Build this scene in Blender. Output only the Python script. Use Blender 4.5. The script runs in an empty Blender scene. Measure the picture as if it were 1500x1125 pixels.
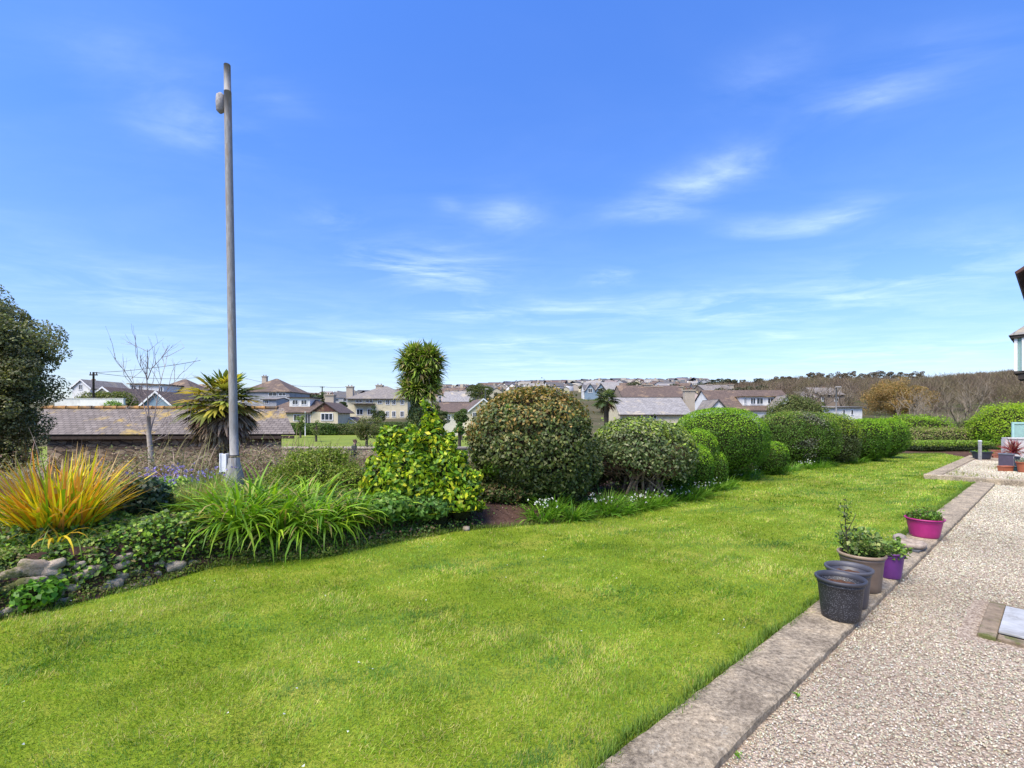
import bpy, math, random
import numpy as np
from mathutils import Vector, Matrix
random.seed(7)
RNG = np.random.default_rng(11)
PI = math.pi
C = bpy.context.scene.collection
SC = bpy.context.scene
F, U0, V0, H = 700.0, 750.0, 610.0, 1.6


def hx(u, Y): return (u - U0) / F * Y
def hz(v, Y): return H - (v - V0) / F * Y
def P(u, v, Y): return (hx(u, Y), Y, hz(v, Y))
def G(u, v, z=0.0):
    Y = (H - z) * F / (v - V0)
    return (hx(u, Y), Y, z)


# ------------------------------------------------------------------ materials
MATS = {}


def newmat(name):
    m = bpy.data.materials.new(name)
    m.use_nodes = True
    nt = m.node_tree
    b = nt.nodes['Principled BSDF']
    return m, nt, b


def L(nt, a, b): nt.links.new(a, b)


def ramp(nt, fac, stops):
    r = nt.nodes.new('ShaderNodeValToRGB')
    e = r.color_ramp.elements
    while len(e) < len(stops): e.new(0.5)
    for k, (p, c) in enumerate(stops):
        e[k].position = p
        e[k].color = (*c, 1)
    L(nt, fac, r.inputs[0])
    return r.outputs[0]


def noise_node(nt, vec, scale, detail=4, rough=0.6, dist=0.0):
    n = nt.nodes.new('ShaderNodeTexNoise')
    n.inputs['Scale'].default_value = scale
    n.inputs['Detail'].default_value = detail
    n.inputs['Roughness'].default_value = rough
    n.inputs['Distortion'].default_value = dist
    L(nt, vec, n.inputs['Vector'])
    return n.outputs['Fac']


def coord(nt, kind='Object', scale=None):
    t = nt.nodes.new('ShaderNodeTexCoord')
    o = t.outputs[kind]
    if scale:
        mp = nt.nodes.new('ShaderNodeMapping')
        mp.inputs['Scale'].default_value = scale
        L(nt, o, mp.inputs[0])
        o = mp.outputs[0]
    return o


def mix(nt, fac, a, b, mode='MIX'):
    m = nt.nodes.new('ShaderNodeMix')
    m.data_type = 'RGBA'
    m.blend_type = mode
    for s, v in ((m.inputs[0], fac), (m.inputs[6], a), (m.inputs[7], b)):
        if hasattr(v, 'is_output'): L(nt, v, s)
        elif isinstance(v, (int, float)): s.default_value = v
        else: s.default_value = (*v, 1)
    return m.outputs[2]


def bump(nt, b, height, strength=0.5, dist=0.01):
    n = nt.nodes.new('ShaderNodeBump')
    n.inputs['Strength'].default_value = strength
    n.inputs['Distance'].default_value = dist
    L(nt, height, n.inputs['Height'])
    L(nt, n.outputs[0], b.inputs['Normal'])


def surf(name, c1, c2, scale=3.0, rough=0.85, bs=0.3, bd=0.01, c3=None, s3=0.6, metal=0.0, spec=0.3, stretch=None, kind='Object'):
    """two-tone procedural surface with optional stain colour"""
    m, nt, b = newmat(name)
    v = coord(nt, kind, stretch)
    f = noise_node(nt, v, scale, 6, 0.65)
    col = ramp(nt, f, [(0.32, c1), (0.68, c2)])
    if c3 is not None:
        g = noise_node(nt, v, s3, 5, 0.7, 0.3)
        g = ramp(nt, g, [(0.52, (0, 0, 0)), (0.62, (1, 1, 1))])
        col = mix(nt, g, col, c3)
    L(nt, col, b.inputs['Base Color'])
    b.inputs['Roughness'].default_value = rough
    b.inputs['Metallic'].default_value = metal
    b.inputs['Specular IOR Level'].default_value = spec
    if bs: bump(nt, b, noise_node(nt, v, scale * 6, 5, 0.7), bs, bd)
    MATS[name] = m
    return m


def leafmat(name, trans=0.3, rough=0.5, spec=0.35):
    m, nt, b = newmat(name)
    a = nt.nodes.new('ShaderNodeAttribute')
    a.attribute_name = 'tone'
    L(nt, a.outputs['Color'], b.inputs['Base Color'])
    b.inputs['Roughness'].default_value = rough
    b.inputs['Specular IOR Level'].default_value = spec
    t = nt.nodes.new('ShaderNodeBsdfTranslucent')
    tm = mix(nt, 1.0, a.outputs['Color'], (1.15, 1.3, 0.6), 'MULTIPLY')
    L(nt, tm, t.inputs[0])
    mx = nt.nodes.new('ShaderNodeMixShader')
    mx.inputs[0].default_value = trans
    L(nt, b.outputs[0], mx.inputs[1]); L(nt, t.outputs[0], mx.inputs[2])
    L(nt, mx.outputs[0], nt.nodes['Material Output'].inputs[0])
    MATS[name] = m
    return m


LEAF = leafmat('leaf', 0.35, 0.5, 0.3)
GLOSSY = leafmat('glossy_leaf', 0.25, 0.45, 0.3)
DRY = leafmat('dry_stem', 0.12, 0.8, 0.15)
STONEC = leafmat('toned_stone', 0.0, 0.85, 0.25)

# ------------------------------------------------------------------ objects


def tag(o, label=None, cat=None, group=None, kind=None):
    if label: o['label'] = label
    if cat: o['category'] = cat
    if group: o['group'] = group
    if kind: o['kind'] = kind
    return o


def thing(name, label, cat, loc=(0, 0, 0), rz=0.0, group=None):
    o = bpy.data.objects.new(name, None)
    o.empty_display_size = 0.2
    C.objects.link(o)
    o.location = loc
    o.rotation_euler = (0, 0, rz)
    return tag(o, label, cat, group)


def link(name, me, parent=None):
    o = bpy.data.objects.new(name, me)
    C.objects.link(o)
    if parent is not None: o.parent = parent
    return o


def mesh_np(name, V, FI, mat, parent=None, cols=None, smooth=False):
    V = np.asarray(V, dtype=np.float32); FI = np.asarray(FI, dtype=np.int32)
    me = bpy.data.meshes.new(name)
    n, k = FI.shape
    me.vertices.add(len(V)); me.vertices.foreach_set('co', V.ravel())
    me.loops.add(n * k); me.loops.foreach_set('vertex_index', FI.ravel())
    me.polygons.add(n)
    me.polygons.foreach_set('loop_start', np.arange(0, n * k, k, dtype=np.int32))
    me.polygons.foreach_set('loop_total', np.full(n, k, dtype=np.int32))
    if smooth: me.polygons.foreach_set('use_smooth', np.ones(n, dtype=bool))
    me.update(calc_edges=True)
    if cols is not None:
        at = me.attributes.new('tone', 'FLOAT_COLOR', 'FACE')
        c = np.ones((n, 4), dtype=np.float32); c[:, :3] = cols
        at.data.foreach_set('color', c.ravel())
    me.materials.append(mat)
    me.validate()
    return link(name, me, parent)


class MB:
    def __init__(s): s.v, s.f, s.sm = [], [], []
    def add(s, V, FF, smooth=False):
        b = len(s.v)
        s.v += [tuple(p) for p in V]
        for f in FF:
            s.f.append([i + b for i in f]); s.sm.append(smooth)
        return s
    def box(s, c, d, rz=0.0, taper=1.0):
        x, y, z = d[0] / 2, d[1] / 2, d[2] / 2
        V = []
        for k, zz in enumerate((-z, z)):
            t = 1 if k == 0 else taper
            for xx, yy in ((-x, -y), (x, -y), (x, y), (-x, y)):
                X, Y = xx * t, yy * t
                V.append((c[0] + X * math.cos(rz) - Y * math.sin(rz), c[1] + X * math.sin(rz) + Y * math.cos(rz), c[2] + zz))
        return s.add(V, [(3, 2, 1, 0), (4, 5, 6, 7), (0, 1, 5, 4), (1, 2, 6, 5), (2, 3, 7, 6), (3, 0, 4, 7)])
    def prism(s, pts, z0, z1):
        n = len(pts)
        V = [(x, y, z0) for x, y in pts] + [(x, y, z1) for x, y in pts]
        return s.add(V, [tuple(range(n))[::-1], tuple(range(n, 2 * n))] + [(i, (i + 1) % n, (i + 1) % n + n, i + n) for i in range(n)])
    def tube(s, pts, rad, n=6, cap=True):
        pts = [Vector(p) for p in pts]
        if not hasattr(rad, '__len__'): rad = [rad] * len(pts)
        V, FF = [], []
        for i, p in enumerate(pts):
            t = (pts[min(i + 1, len(pts) - 1)] - pts[max(i - 1, 0)])
            if t.length < 1e-9: t = Vector((0, 0, 1))
            t.normalize()
            a = t.cross(Vector((0, 1, 0.13)) if abs(t.y) < .9 else Vector((1, 0, .1))).normalized(); b = t.cross(a)
            for k in range(n):
                an = 2 * PI * k / n
                V.append(p + (a * math.cos(an) + b * math.sin(an)) * rad[i])
        for i in range(len(pts) - 1):
            for k in range(n):
                FF.append((i * n + k, i * n + (k + 1) % n, (i + 1) * n + (k + 1) % n, (i + 1) * n + k))
        if cap:
            FF.append(tuple(range(n))); FF.append(tuple(range((len(pts) - 1) * n, len(pts) * n))[::-1])
        return s.add(V, FF, n > 5)
    def lathe(s, prof, n=32, c=(0, 0, 0), cap0=False, cap1=False):
        V, FF = [], []
        for r, z in prof:
            for k in range(n):
                an = 2 * PI * k / n
                V.append((c[0] + r * math.cos(an), c[1] + r * math.sin(an), c[2] + z))
        for i in range(len(prof) - 1):
            for k in range(n):
                FF.append((i * n + k, i * n + (k + 1) % n, (i + 1) * n + (k + 1) % n, (i + 1) * n + k))
        if cap0: FF.append(tuple(range(n))[::-1])
        if cap1: FF.append(tuple(range((len(prof) - 1) * n, len(prof) * n)))
        return s.add(V, FF, True)
    def poly(s, pts): return s.add(pts, [tuple(range(len(pts)))])
    def build(s, name, mat, parent=None, bevel=0.0):
        me = bpy.data.meshes.new(name)
        me.from_pydata(s.v, [], s.f)
        me.polygons.foreach_set('use_smooth', s.sm)
        me.materials.append(mat); me.update()
        o = link(name, me, parent)
        if bevel:
            m = o.modifiers.new('b', 'BEVEL'); m.width = bevel; m.segments = 2
        return o


# cheap vectorised noise
def sn(p, freq, seed, octaves=3):
    r = np.random.default_rng(seed)
    out = np.zeros(len(p)); a = 1.0; tot = 0
    for o in range(octaves):
        for _ in range(4):
            k = r.normal(size=p.shape[1]) * freq
            out += a * np.sin(p @ k + r.uniform(0, 6.28)) / 2
        tot += a; a *= 0.55; freq *= 2.1
    return out / tot


def unit(a): return a / (np.linalg.norm(a, axis=1, keepdims=True) + 1e-9)


def pal(cols, n, rng, jit=0.18, w=None):
    cols = np.array(cols, dtype=float)
    i = rng.choice(len(cols), n, p=w)
    c = cols[i] * (1 + rng.normal(0, jit, (n, 1)))
    return np.clip(c * (1 + rng.normal(0, jit * .3, (n, 3))), 0.003, 0.9)


def leaf_geo(p, nrm, Ln, W, rng, jit=0.6, down=0.0):
    n = len(p)
    nn = unit(nrm + rng.normal(0, jit, (n, 3)))
    r = rng.normal(size=(n, 3)); r[:, 2] -= down
    t = unit(np.cross(np.cross(nn, r), nn)); b = np.cross(nn, t)
    Ln = np.broadcast_to(np.asarray(Ln), (n,))[:, None] * rng.uniform(.5, 1.4, (n, 1))
    W = np.broadcast_to(np.asarray(W), (n,))[:, None] * rng.uniform(.8, 1.2, (n, 1))
    f = nn * W * 0.25
    V = np.empty((n, 4, 3))
    V[:, 0] = p - t * Ln * .5
    V[:, 1] = p + b * W * .5 + f - t * Ln * .08
    V[:, 2] = p + t * Ln * .5
    V[:, 3] = p - b * W * .5 + f - t * Ln * .08
    FI = np.arange(n * 4).reshape(n, 4)
    return V.reshape(-1, 3), FI


def blade_geo(base, az, lean, Ln, W, droop, rng, seg=5, wprof=None):
    """arching strap leaves: returns verts, quads, leaf index per quad"""
    n = len(base)
    W = np.broadcast_to(np.asarray(W, dtype=float), (n,))
    Ln = np.broadcast_to(np.asarray(Ln, dtype=float), (n,))
    d = np.stack([np.cos(az), np.sin(az), 0 * az], 1)
    side = np.stack([-np.sin(az), np.cos(az), 0 * az], 1)
    tw = rng.normal(0, .5, n)
    side = side * np.cos(tw)[:, None] + np.array([0, 0, 1.]) * np.sin(tw)[:, None] * .6
    V = np.empty((n, seg + 1, 2, 3)); p = base.copy(); ang = lean.copy()
    if wprof is None: wprof = [0.7] + [1.0] * max(1, seg - 2) + [0.6, 0.06]
    wprof = np.interp(np.linspace(0, 1, seg + 1), np.linspace(0, 1, len(wprof)), wprof)
    for k in range(seg + 1):
        w = (W * wprof[k] / 2)[:, None]
        V[:, k, 0] = p - side * w; V[:, k, 1] = p + side * w
        st = (Ln / seg)[:, None]
        p = p + st * (d * np.sin(ang)[:, None] + np.array([0, 0, 1.]) * np.cos(ang)[:, None])
        ang = ang + droop / seg
    idx = np.arange(n * (seg + 1) * 2).reshape(n, seg + 1, 2)
    Q = np.stack([idx[:, :-1, 0], idx[:, :-1, 1], idx[:, 1:, 1], idx[:, 1:, 0]], -1).reshape(-1, 4)
    return V.reshape(-1, 3), Q, np.repeat(np.arange(n), seg)


def sticks_geo(a, b, w):
    """thin three-sided sticks from a to b (tapering)"""
    n = len(a); t = unit(b - a)
    s = unit(np.cross(t, np.array([0.3, 0.9, 0.2]))); q = np.cross(t, s)
    w = np.broadcast_to(np.asarray(w, dtype=float), (n,))[:, None]
    V = np.empty((n, 6, 3))
    for k in range(3):
        an = 2 * PI * k / 3
        o = s * math.cos(an) + q * math.sin(an)
        V[:, k] = a + o * w / 2; V[:, k + 3] = b + o * w / 5
    i = np.arange(n)[:, None] * 6
    Q = np.concatenate([i + np.array([[k, (k + 1) % 3, (k + 1) % 3 + 3, k + 3]]) for k in range(3)], 1).reshape(-1, 4)
    return V.reshape(-1, 3), Q, np.repeat(np.arange(n), 3)


def join(parts):
    Vs, Fs, Cs, b = [], [], [], 0
    for V, Fi, c in parts:
        Vs.append(V); Fs.append(Fi + b); Cs.append(c); b += len(V)
    return np.concatenate(Vs), np.concatenate(Fs), np.concatenate(Cs)


# ------------------------------------------------------------------ terrain
EDGE = np.array([(-9, -4.5), (-6.2, -0.5), (-5.0, 2.0), (-4.04, 3.77), (-3.78, 4.07), (-3.48, 4.52), (-3.16, 5.14), (-2.1, 5.46),
                 (-1.63, 5.99), (-.675, 6.75), (.405, 7.09), (1.65, 7.72), (3.66, 9.5), (6.4, 12.9), (9.5, 14.9), (14.2, 18.2),
                 (16.3, 20.2), (18.6, 20.6), (23, 17.5), (32, 11.0)])


def edge_d(x, y):
    """signed distance beyond the lawn's planted edge (positive on the bed side)"""
    p = np.stack([x, y], 1); best = np.full(len(p), 1e9); sg = np.ones(len(p))
    for a, b in zip(EDGE[:-1], EDGE[1:]):
        ab = b - a; t = np.clip(((p - a) @ ab) / (ab @ ab), 0, 1)
        q = a + t[:, None] * ab; dd = np.linalg.norm(p - q, axis=1)
        cr = ab[0] * (p[:, 1] - a[1]) - ab[1] * (p[:, 0] - a[0])
        m = dd < best
        best[m] = dd[m]; sg[m] = np.where(cr[m] > 0, 1, -1)
    return best * sg


def ss(t): t = np.clip(t, 0, 1); return t * t * (3 - 2 * t)


def far_z(x, y):
    yy = np.maximum(y, 1.0); u = U0 + F * x / yy
    top = np.interp(u, [-400, 400, 560, 640, 760, 1000, 1150, 1340, 1400, 1500, 2200], [12, 13, 22, 31, 39, 43, 25.5, 24.5, 28.5, 31.5, 36])
    Yt = np.interp(u, [0, 400, 700, 1000, 1150, 2200], [380, 400, 600, 600, 350, 350])
    t = np.clip((y - 82) / (Yt - 82), 0, 1)
    return -1.4 + t ** 0.95 * (top + 1.4) + 0.6 * np.sin(x * .05) * np.sin(y * .037) * (t > 0.02)


def zg(x, y):
    x = np.atleast_1d(np.asarray(x, float)); y = np.atleast_1d(np.asarray(y, float))
    d = edge_d(x, y)
    hb = np.interp(x, [-3.3, -2.5, -1.2, 1, 30], [.42, .36, .26, .08, .04])
    wd = np.interp(x, [-3.3, -2.5, 30], [.22, .5, .9])
    z = -0.03 + hb * ss(d / wd) + 0.03 * ss(d / .1)
    D0 = np.interp(x, [-4, -2.6, 0, 3, 12], [7.5, 4.2, 2.2, 2.4, 3.2])
    k = ss((d - D0) / 1.2)
    far = far_z(x, y)
    return z * (1 - k) + far * k


# path frame: a runs away along the kerb, n to the right
A = np.array([.755, .656]); N = np.array([.656, -.755]); O = np.array([.407, 2.17])
def K(s, n): q = O + A * s + N * n; return (float(q[0]), float(q[1]))


# ------------------------------------------------------------------ ground sheets
def axis_lines(lo_far, lo, hi, hi_far, step):
    a = list(np.arange(lo, hi, step)); s = step; x = hi
    while x < hi_far: a.append(x); s *= 1.13; x += s
    a.append(hi_far); s = step; x = lo - step; b = []
    while x > lo_far: b.append(x); s *= 1.13; x -= s
    b.append(lo_far)
    return np.array(b[::-1] + a)


gx = axis_lines(-2500, -9, 21, 2500, .2); gy = axis_lines(-60, 1, 23, 3000, .2)
XX, YY = np.meshgrid(gx, gy); xf, yf = XX.ravel(), YY.ravel()
zz = zg(xf, yf)
nx, ny = len(gx), len(gy)
idx = np.arange(nx * ny).reshape(ny, nx)
Q = np.stack([idx[:-1, :-1], idx[:-1, 1:], idx[1:, 1:], idx[1:, :-1]], -1).reshape(-1, 4)
m, nt, b = newmat('earth')
v = coord(nt)
soil = ramp(nt, noise_node(nt, v, 9, 8, .75), [(.3, (.04, .022, .016)), (.55, (.09, .052, .038)), (.75, (.16, .105, .08))])
turf = ramp(nt, noise_node(nt, v, .03, 8, .7), [(.38, (.05, .055, .022)), (.5, (.10, .085, .05)), (.62, (.06, .075, .022))])
sep = nt.nodes.new('ShaderNodeSeparateXYZ'); L(nt, v, sep.inputs[0])
gt = nt.nodes.new('ShaderNodeMath'); gt.operation = 'GREATER_THAN'; gt.inputs[1].default_value = 21.5
L(nt, sep.outputs[1], gt.inputs[0])
L(nt, mix(nt, gt.outputs[0], soil, turf), b.inputs['Base Color']); b.inputs['Roughness'].default_value = .95
b.inputs['Specular IOR Level'].default_value = .1
bump(nt, b, noise_node(nt, v, 30, 6, .7), .8, .03)
EARTH = m
o = mesh_np('ground', np.stack([xf, yf, zz], 1), Q, EARTH, smooth=True); tag(o, kind='structure')


def zgi(x, y):
    """height of the ground mesh itself (interpolated between its grid points)"""
    G_ = zz.reshape(ny, nx); i = np.clip(np.searchsorted(gx, x) - 1, 0, nx - 2); j = np.clip(np.searchsorted(gy, y) - 1, 0, ny - 2)
    fx = (x - gx[i]) / (gx[i + 1] - gx[i]); fy = (y - gy[j]) / (gy[j + 1] - gy[j])
    return G_[j, i] * (1 - fx) * (1 - fy) + G_[j, i + 1] * fx * (1 - fy) + G_[j + 1, i] * (1 - fx) * fy + G_[j + 1, i + 1] * fx * fy


def clip_sheet(name, poly, z, mat, res=None):
    me = bpy.data.meshes.new(name)
    me.from_pydata([(x, y, z) for x, y in poly], [], [tuple(range(len(poly)))])
    import bmesh
    bm = bmesh.new(); bm.from_mesh(me); bmesh.ops.triangulate(bm, faces=bm.faces[:], quad_method='BEAUTY', ngon_method='EAR_CLIP')
    bmesh.ops.recalc_face_normals(bm, faces=bm.faces[:])
    for f in bm.faces:
        if f.normal.z < 0: f.normal_flip()
    bm.to_mesh(me); bm.free()
    me.materials.append(mat)
    return tag(link(name, me), kind='structure')


def grass_mat(name, dark, mid, lite, s=1.0):
    m, nt, b = newmat(name); v = coord(nt)
    f1 = noise_node(nt, v, 1.3 * s, 6, .7); f2 = noise_node(nt, v, 45 * s, 3, .7)
    c = ramp(nt, f1, [(.3, dark), (.5, mid), (.7, lite)])
    c2 = ramp(nt, f2, [(.3, (.5, .5, .5)), (.7, (1.3, 1.3, 1.2))])
    L(nt, mix(nt, .7, c, c2, 'MULTIPLY'), b.inputs['Base Color'])
    b.inputs['Roughness'].default_value = .9; b.inputs['Specular IOR Level'].default_value = .1
    bump(nt, b, f2, .8, .02)
    return m


LAWNM = grass_mat('turf', (.11, .17, .012), (.17, .235, .016), (.30, .30, .05))
lawn_poly = [tuple(p) for p in EDGE[1:18]] + [K(23.5, -.96), K(14.3, -.96), K(14.3, 0), K(-6, 0), (-3, -2.5)]
clip_sheet('lawn', lawn_poly, 0.0, LAWNM)
LP = np.array(lawn_poly)


def inside(px, py, poly):
    r = np.zeros(len(px), bool); n = len(poly); j = n - 1
    for i in range(n):
        xi, yi = poly[i]; xj, yj = poly[j]
        c = ((yi > py) != (yj > py)) & (px < (xj - xi) * (py - yi) / (yj - yi + 1e-12) + xi)
        r ^= c; j = i
    return r


# grass blades, per-blade colour from patches of wear, clover and mowing
bands = [(1.9, 3.0, 17000, .0032), (3.0, 4.2, 11000, .0042), (4.2, 6.0, 6500, .0055), (6.0, 8.5, 3300, .008), (8.5, 12, 1700, .012), (12, 20.5, 700, .019)]
Bp, Bw = [], []
for y0, y1, rho, w in bands:
    xa, xb = -1.12 * y1 - 1.2, 1.12 * y1 + .5
    n = int((xb - xa) * (y1 - y0) * rho)
    px = RNG.uniform(xa, xb, n); py = RNG.uniform(y0, y1, n)
    k = inside(px, py, LP) & (px > -1.12 * py - 1.2) & (px < 1.12 * py + .5)
    px, py = px[k], py[k]
    Bp.append(np.stack([px, py, 0 * px], 1)); Bw.append(np.full(len(px), w))
Bp = np.concatenate(Bp); Bw = np.concatenate(Bw); n = len(Bp)
print('blades', n)
p2 = Bp[:, :2]
pat = sn(p2, 1.2, 3, 4); pat2 = sn(p2, 4.5, 5, 3); pat3 = sn(p2, .8, 9, 3); lay = sn(p2, 2.0, 21, 2)
row = np.sin((p2 @ N) * 2 * PI / 1.1 + .4 * pat3)         # mowing stripes along the path
az = 2.2 * lay + RNG.normal(0, 1.3, n)
lean = np.abs(RNG.normal(.85, .4, n)) + .1
hh = (.010 + .007 * np.clip(pat2 + .5, 0, 2) + .010 * RNG.random(n)) * (1 + .3 * (Bw > .01))
tuft = sn(p2, 9, 13, 2)
hh *= 1 + .5 * np.clip(tuft, 0, 1)
Vb, Qb, ib = blade_geo(Bp - [0, 0, .004], az, lean, hh * 1.35, Bw, np.full(n, .5), RNG, seg=1, wprof=[1, .35])
green = pal([(.165, .295, .020), (.22, .345, .025), (.115, .225, .016), (.31, .375, .035)], n, RNG, .20)
straw = pal([(.48, .43, .14), (.40, .32, .12), (.40, .41, .07)], n, RNG, .15)
deep = pal([(.07, .165, .018), (.09, .20, .022)], n, RNG, .15)
pat4 = sn(p2, 14, 37, 3)
pat5 = sn(np.stack([p2 @ A * .7, p2 @ N * 4.5], 1), 1.6, 63, 3)
f = np.clip(.27 + .40 * pat2 + .40 * pat3 + .40 * pat4 + .45 * pat5 + .2 * row + .5 * np.exp(-((p2[:, 0] + 1.6) ** 2 + (p2[:, 1] - 2.0) ** 2) / .5), 0, .95)[:, None] * (RNG.random((n, 1)) * .9 + .35)
cl = np.where(RNG.random((n, 1)) < np.clip(f, .04, .8) * .68, straw, green)
cl = np.where((sn(p2, 5.5, 33, 4)[:, None] + RNG.normal(0, .25, (n, 1))) > .40, deep, cl)
cl = cl * (1 + .10 * row[:, None] + .10 * pat5[:, None]) * (1 + .20 * pat[:, None]) * (1 + .16 * pat4[:, None])
o = mesh_np('grass_blades', Vb, Qb, LEAF, cols=cl[ib]); tag(o, 'short mown green grass blades covering the lawn', 'grass', kind='stuff')

# small tussocks, daisies
px = RNG.uniform(-4, 10, 900); py = RNG.uniform(2, 13, 900)
k = inside(px, py, LP); px, py = px[k][:110], py[k][:110]
Vd, Fd = leaf_geo(np.stack([px, py, np.full(len(px), .035)], 1), np.tile([0, 0, 1.], (len(px), 1)), .014, .014, RNG, .3)
tag(mesh_np('fallen_petals', Vd, Fd, LEAF, cols=np.full((len(px), 3), .75)), 'tiny white petals scattered on the lawn', 'petals', kind='stuff')

# ---- kerb, gravel
m, nt, b = newmat('weathered_concrete'); v = coord(nt)
c = ramp(nt, noise_node(nt, v, 34, 8, .78), [(.34, (.12, .10, .075)), (.5, (.32, .27, .20)), (.66, (.54, .46, .35))])
c = mix(nt, .75, c, ramp(nt, noise_node(nt, v, 3.2, 7, .72, .3), [(.36, (.55, .52, .48)), (.5, (1.0, .97, .90)), (.64, (1.45, 1.36, 1.2))]), 'MULTIPLY')
vo = nt.nodes.new('ShaderNodeTexVoronoi'); vo.inputs['Scale'].default_value = 46; L(nt, v, vo.inputs['Vector'])
c = mix(nt, ramp(nt, vo.outputs['Distance'], [(.10, (.8, .8, .8)), (.2, (0, 0, 0))]), c, (.09, .075, .055))
c = mix(nt, ramp(nt, noise_node(nt, v, 7, 7, .8, .6), [(.60, (0, 0, 0)), (.66, (.7, .7, .7))]), c, (.52, .48, .38))
sx_ = nt.nodes.new('ShaderNodeMapping'); sx_.inputs['Rotation'].default_value = (0, 0, -math.atan2(A[1], A[0])); L(nt, v, sx_.inputs[0]); sp_ = nt.nodes.new('ShaderNodeSeparateXYZ'); L(nt, sx_.outputs[0], sp_.inputs[0])
md = nt.nodes.new('ShaderNodeMath'); md.operation = 'PINGPONG'; md.inputs[1].default_value = 1.52; L(nt, sp_.outputs[0], md.inputs[0])
c = mix(nt, ramp(nt, md.outputs[0], [(.002, (.75, .75, .75)), (.006, (0, 0, 0))]), c, (.05, .04, .03))
L(nt, c, b.inputs['Base Color']); b.inputs['Roughness'].default_value = .95; b.inputs['Specular IOR Level'].default_value = .15
bump(nt, b, noise_node(nt, v, 60, 8, .8), 1.0, .012); KERBM = m
m, nt, b = newmat('gravel_bed'); v = coord(nt)
vo = nt.nodes.new('ShaderNodeTexVoronoi'); vo.inputs['Scale'].default_value = 75; L(nt, v, vo.inputs['Vector'])
c = ramp(nt, vo.outputs['Color'], [(.1, (.28, .22, .16)), (.4, (.42, .34, .26)), (.7, (.54, .46, .36)), (.95, (.66, .57, .46))])
c = mix(nt, .8, c, ramp(nt, vo.outputs['Distance'], [(.0, (1, 1, 1)), (.55, (.75, .72, .7)), (.8, (.4, .35, .3))]), 'MULTIPLY')
c = mix(nt, .5, c, ramp(nt, noise_node(nt, v, 1.1, 4), [(.35, (.72, .68, .62)), (.65, (1.1, 1.08, 1.05))]), 'MULTIPLY')
L(nt, c, b.inputs['Base Color']); b.inputs['Roughness'].default_value = .85; b.inputs['Specular IOR Level'].default_value = .25
inv = nt.nodes.new('ShaderNodeMath'); inv.operation = 'SUBTRACT'; inv.inputs[0].default_value = 1; L(nt, vo.outputs['Distance'], inv.inputs[1])
bump(nt, b, inv.outputs[0], 1.0, .012)
GRAVM = m
clip_sheet('gravel_path', [K(-6, .30), K(14.9, .30), K(14.9, 9), K(-6, 9)], -.02, GRAVM)


def kerb(name, s0, s1, n0, n1, z0, z1, seed, alongn=False):
    """one run of cast concrete edging with worn, wavy arrises"""
    r = np.random.default_rng(seed); k = max(4, int(max(s1 - s0, n1 - n0) / .08)); V = []
    for i in range(k + 1):
        t = i / k
        for j, (e, z) in enumerate(((0, z0), (0, z1 - .012), (.03, z1), (.5, z1 + .003), (.97, z1), (1, z1 - .012), (1, z0))):
            jt = r.normal(0, .0028) if j in (1, 2, 4, 5) else 0
            zz_ = z + (r.normal(0, .0012) if j in (1, 2, 3, 4, 5) else 0)
            if alongn: q = K(s0 + (s1 - s0) * e + jt, n0 + (n1 - n0) * t)
            else: q = K(s0 + (s1 - s0) * t, n0 + (n1 - n0) * e + jt)
            V.append((q[0], q[1], zz_))
    FF = [(i * 7 + j, i * 7 + j + 1, i * 7 + 8 + j, i * 7 + 7 + j) for i in range(k) for j in range(6)]
    FF += [tuple(range(7)), tuple(range(k * 7, k * 7 + 7))[::-1]]
    mb = MB(); mb.add(V, FF); o = mb.build(name, KERBM); return tag(o, kind='structure')


kerb('kerb', -5, 14.25, 0, .335, -.08, .03, 1)
kerb('patio_kerb', 14.3, 14.58, -.96, 8.5, -.05, .115, 2, True)
kerb('patio_kerb', 14.59, 23.4, -.96, -.66, -.05, .112, 3)
clip_sheet('patio_gravel', [K(14.5, -.7), K(23.6, -.7), K(23.6, 9), K(14.5, 9)], .085, GRAVM)


def stones(pts, size, rng):
    """irregular pebbles: displaced octahedra / icosahedra"""
    t = (1 + 5 ** .5) / 2
    iv = unit(np.array([(-1, t, 0), (1, t, 0), (-1, -t, 0), (1, -t, 0), (0, -1, t), (0, 1, t), (0, -1, -t), (0, 1, -t), (t, 0, -1), (t, 0, 1), (-t, 0, -1), (-t, 0, 1)], float))
    fi = np.array([(0, 11, 5), (0, 5, 1), (0, 1, 7), (0, 7, 10), (0, 10, 11), (1, 5, 9), (5, 11, 4), (11, 10, 2), (10, 7, 6), (7, 1, 8), (3, 9, 4), (3, 4, 2), (3, 2, 6), (3, 6, 8), (3, 8, 9), (4, 9, 5), (2, 4, 11), (6, 2, 10), (8, 6, 7), (9, 8, 1)])
    n = len(pts)
    V = iv[None] * rng.uniform(.65, 1.15, (n, 12, 1))
    sc = np.stack([rng.uniform(.7, 1.3, n), rng.uniform(.55, .95, n), rng.uniform(.4, .75, n)], 1)
    V = V * sc[:, None]
    q = unit(rng.normal(size=(n, 4)) * [1, .35, .35, 1]); w, x, y, z = q.T
    R = np.stack([1 - 2 * (y * y + z * z), 2 * (x * y - z * w), 2 * (x * z + y * w), 2 * (x * y + z * w), 1 - 2 * (x * x + z * z), 2 * (y * z - x * w), 2 * (x * z - y * w), 2 * (y * z + x * w), 1 - 2 * (x * x + y * y)], 1).reshape(n, 3, 3)
    V = np.einsum('nij,nkj->nki', R, V) * np.asarray(size)[:, None, None] + pts[:, None]
    FI = (np.arange(n)[:, None, None] * 12 + fi[None]).reshape(-1, 3)
    return V.reshape(-1, 3), FI, np.repeat(np.arange(n), 20)


def knmat(s, n): return O[None] + np.outer(s, A) + np.outer(n, N)


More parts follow.
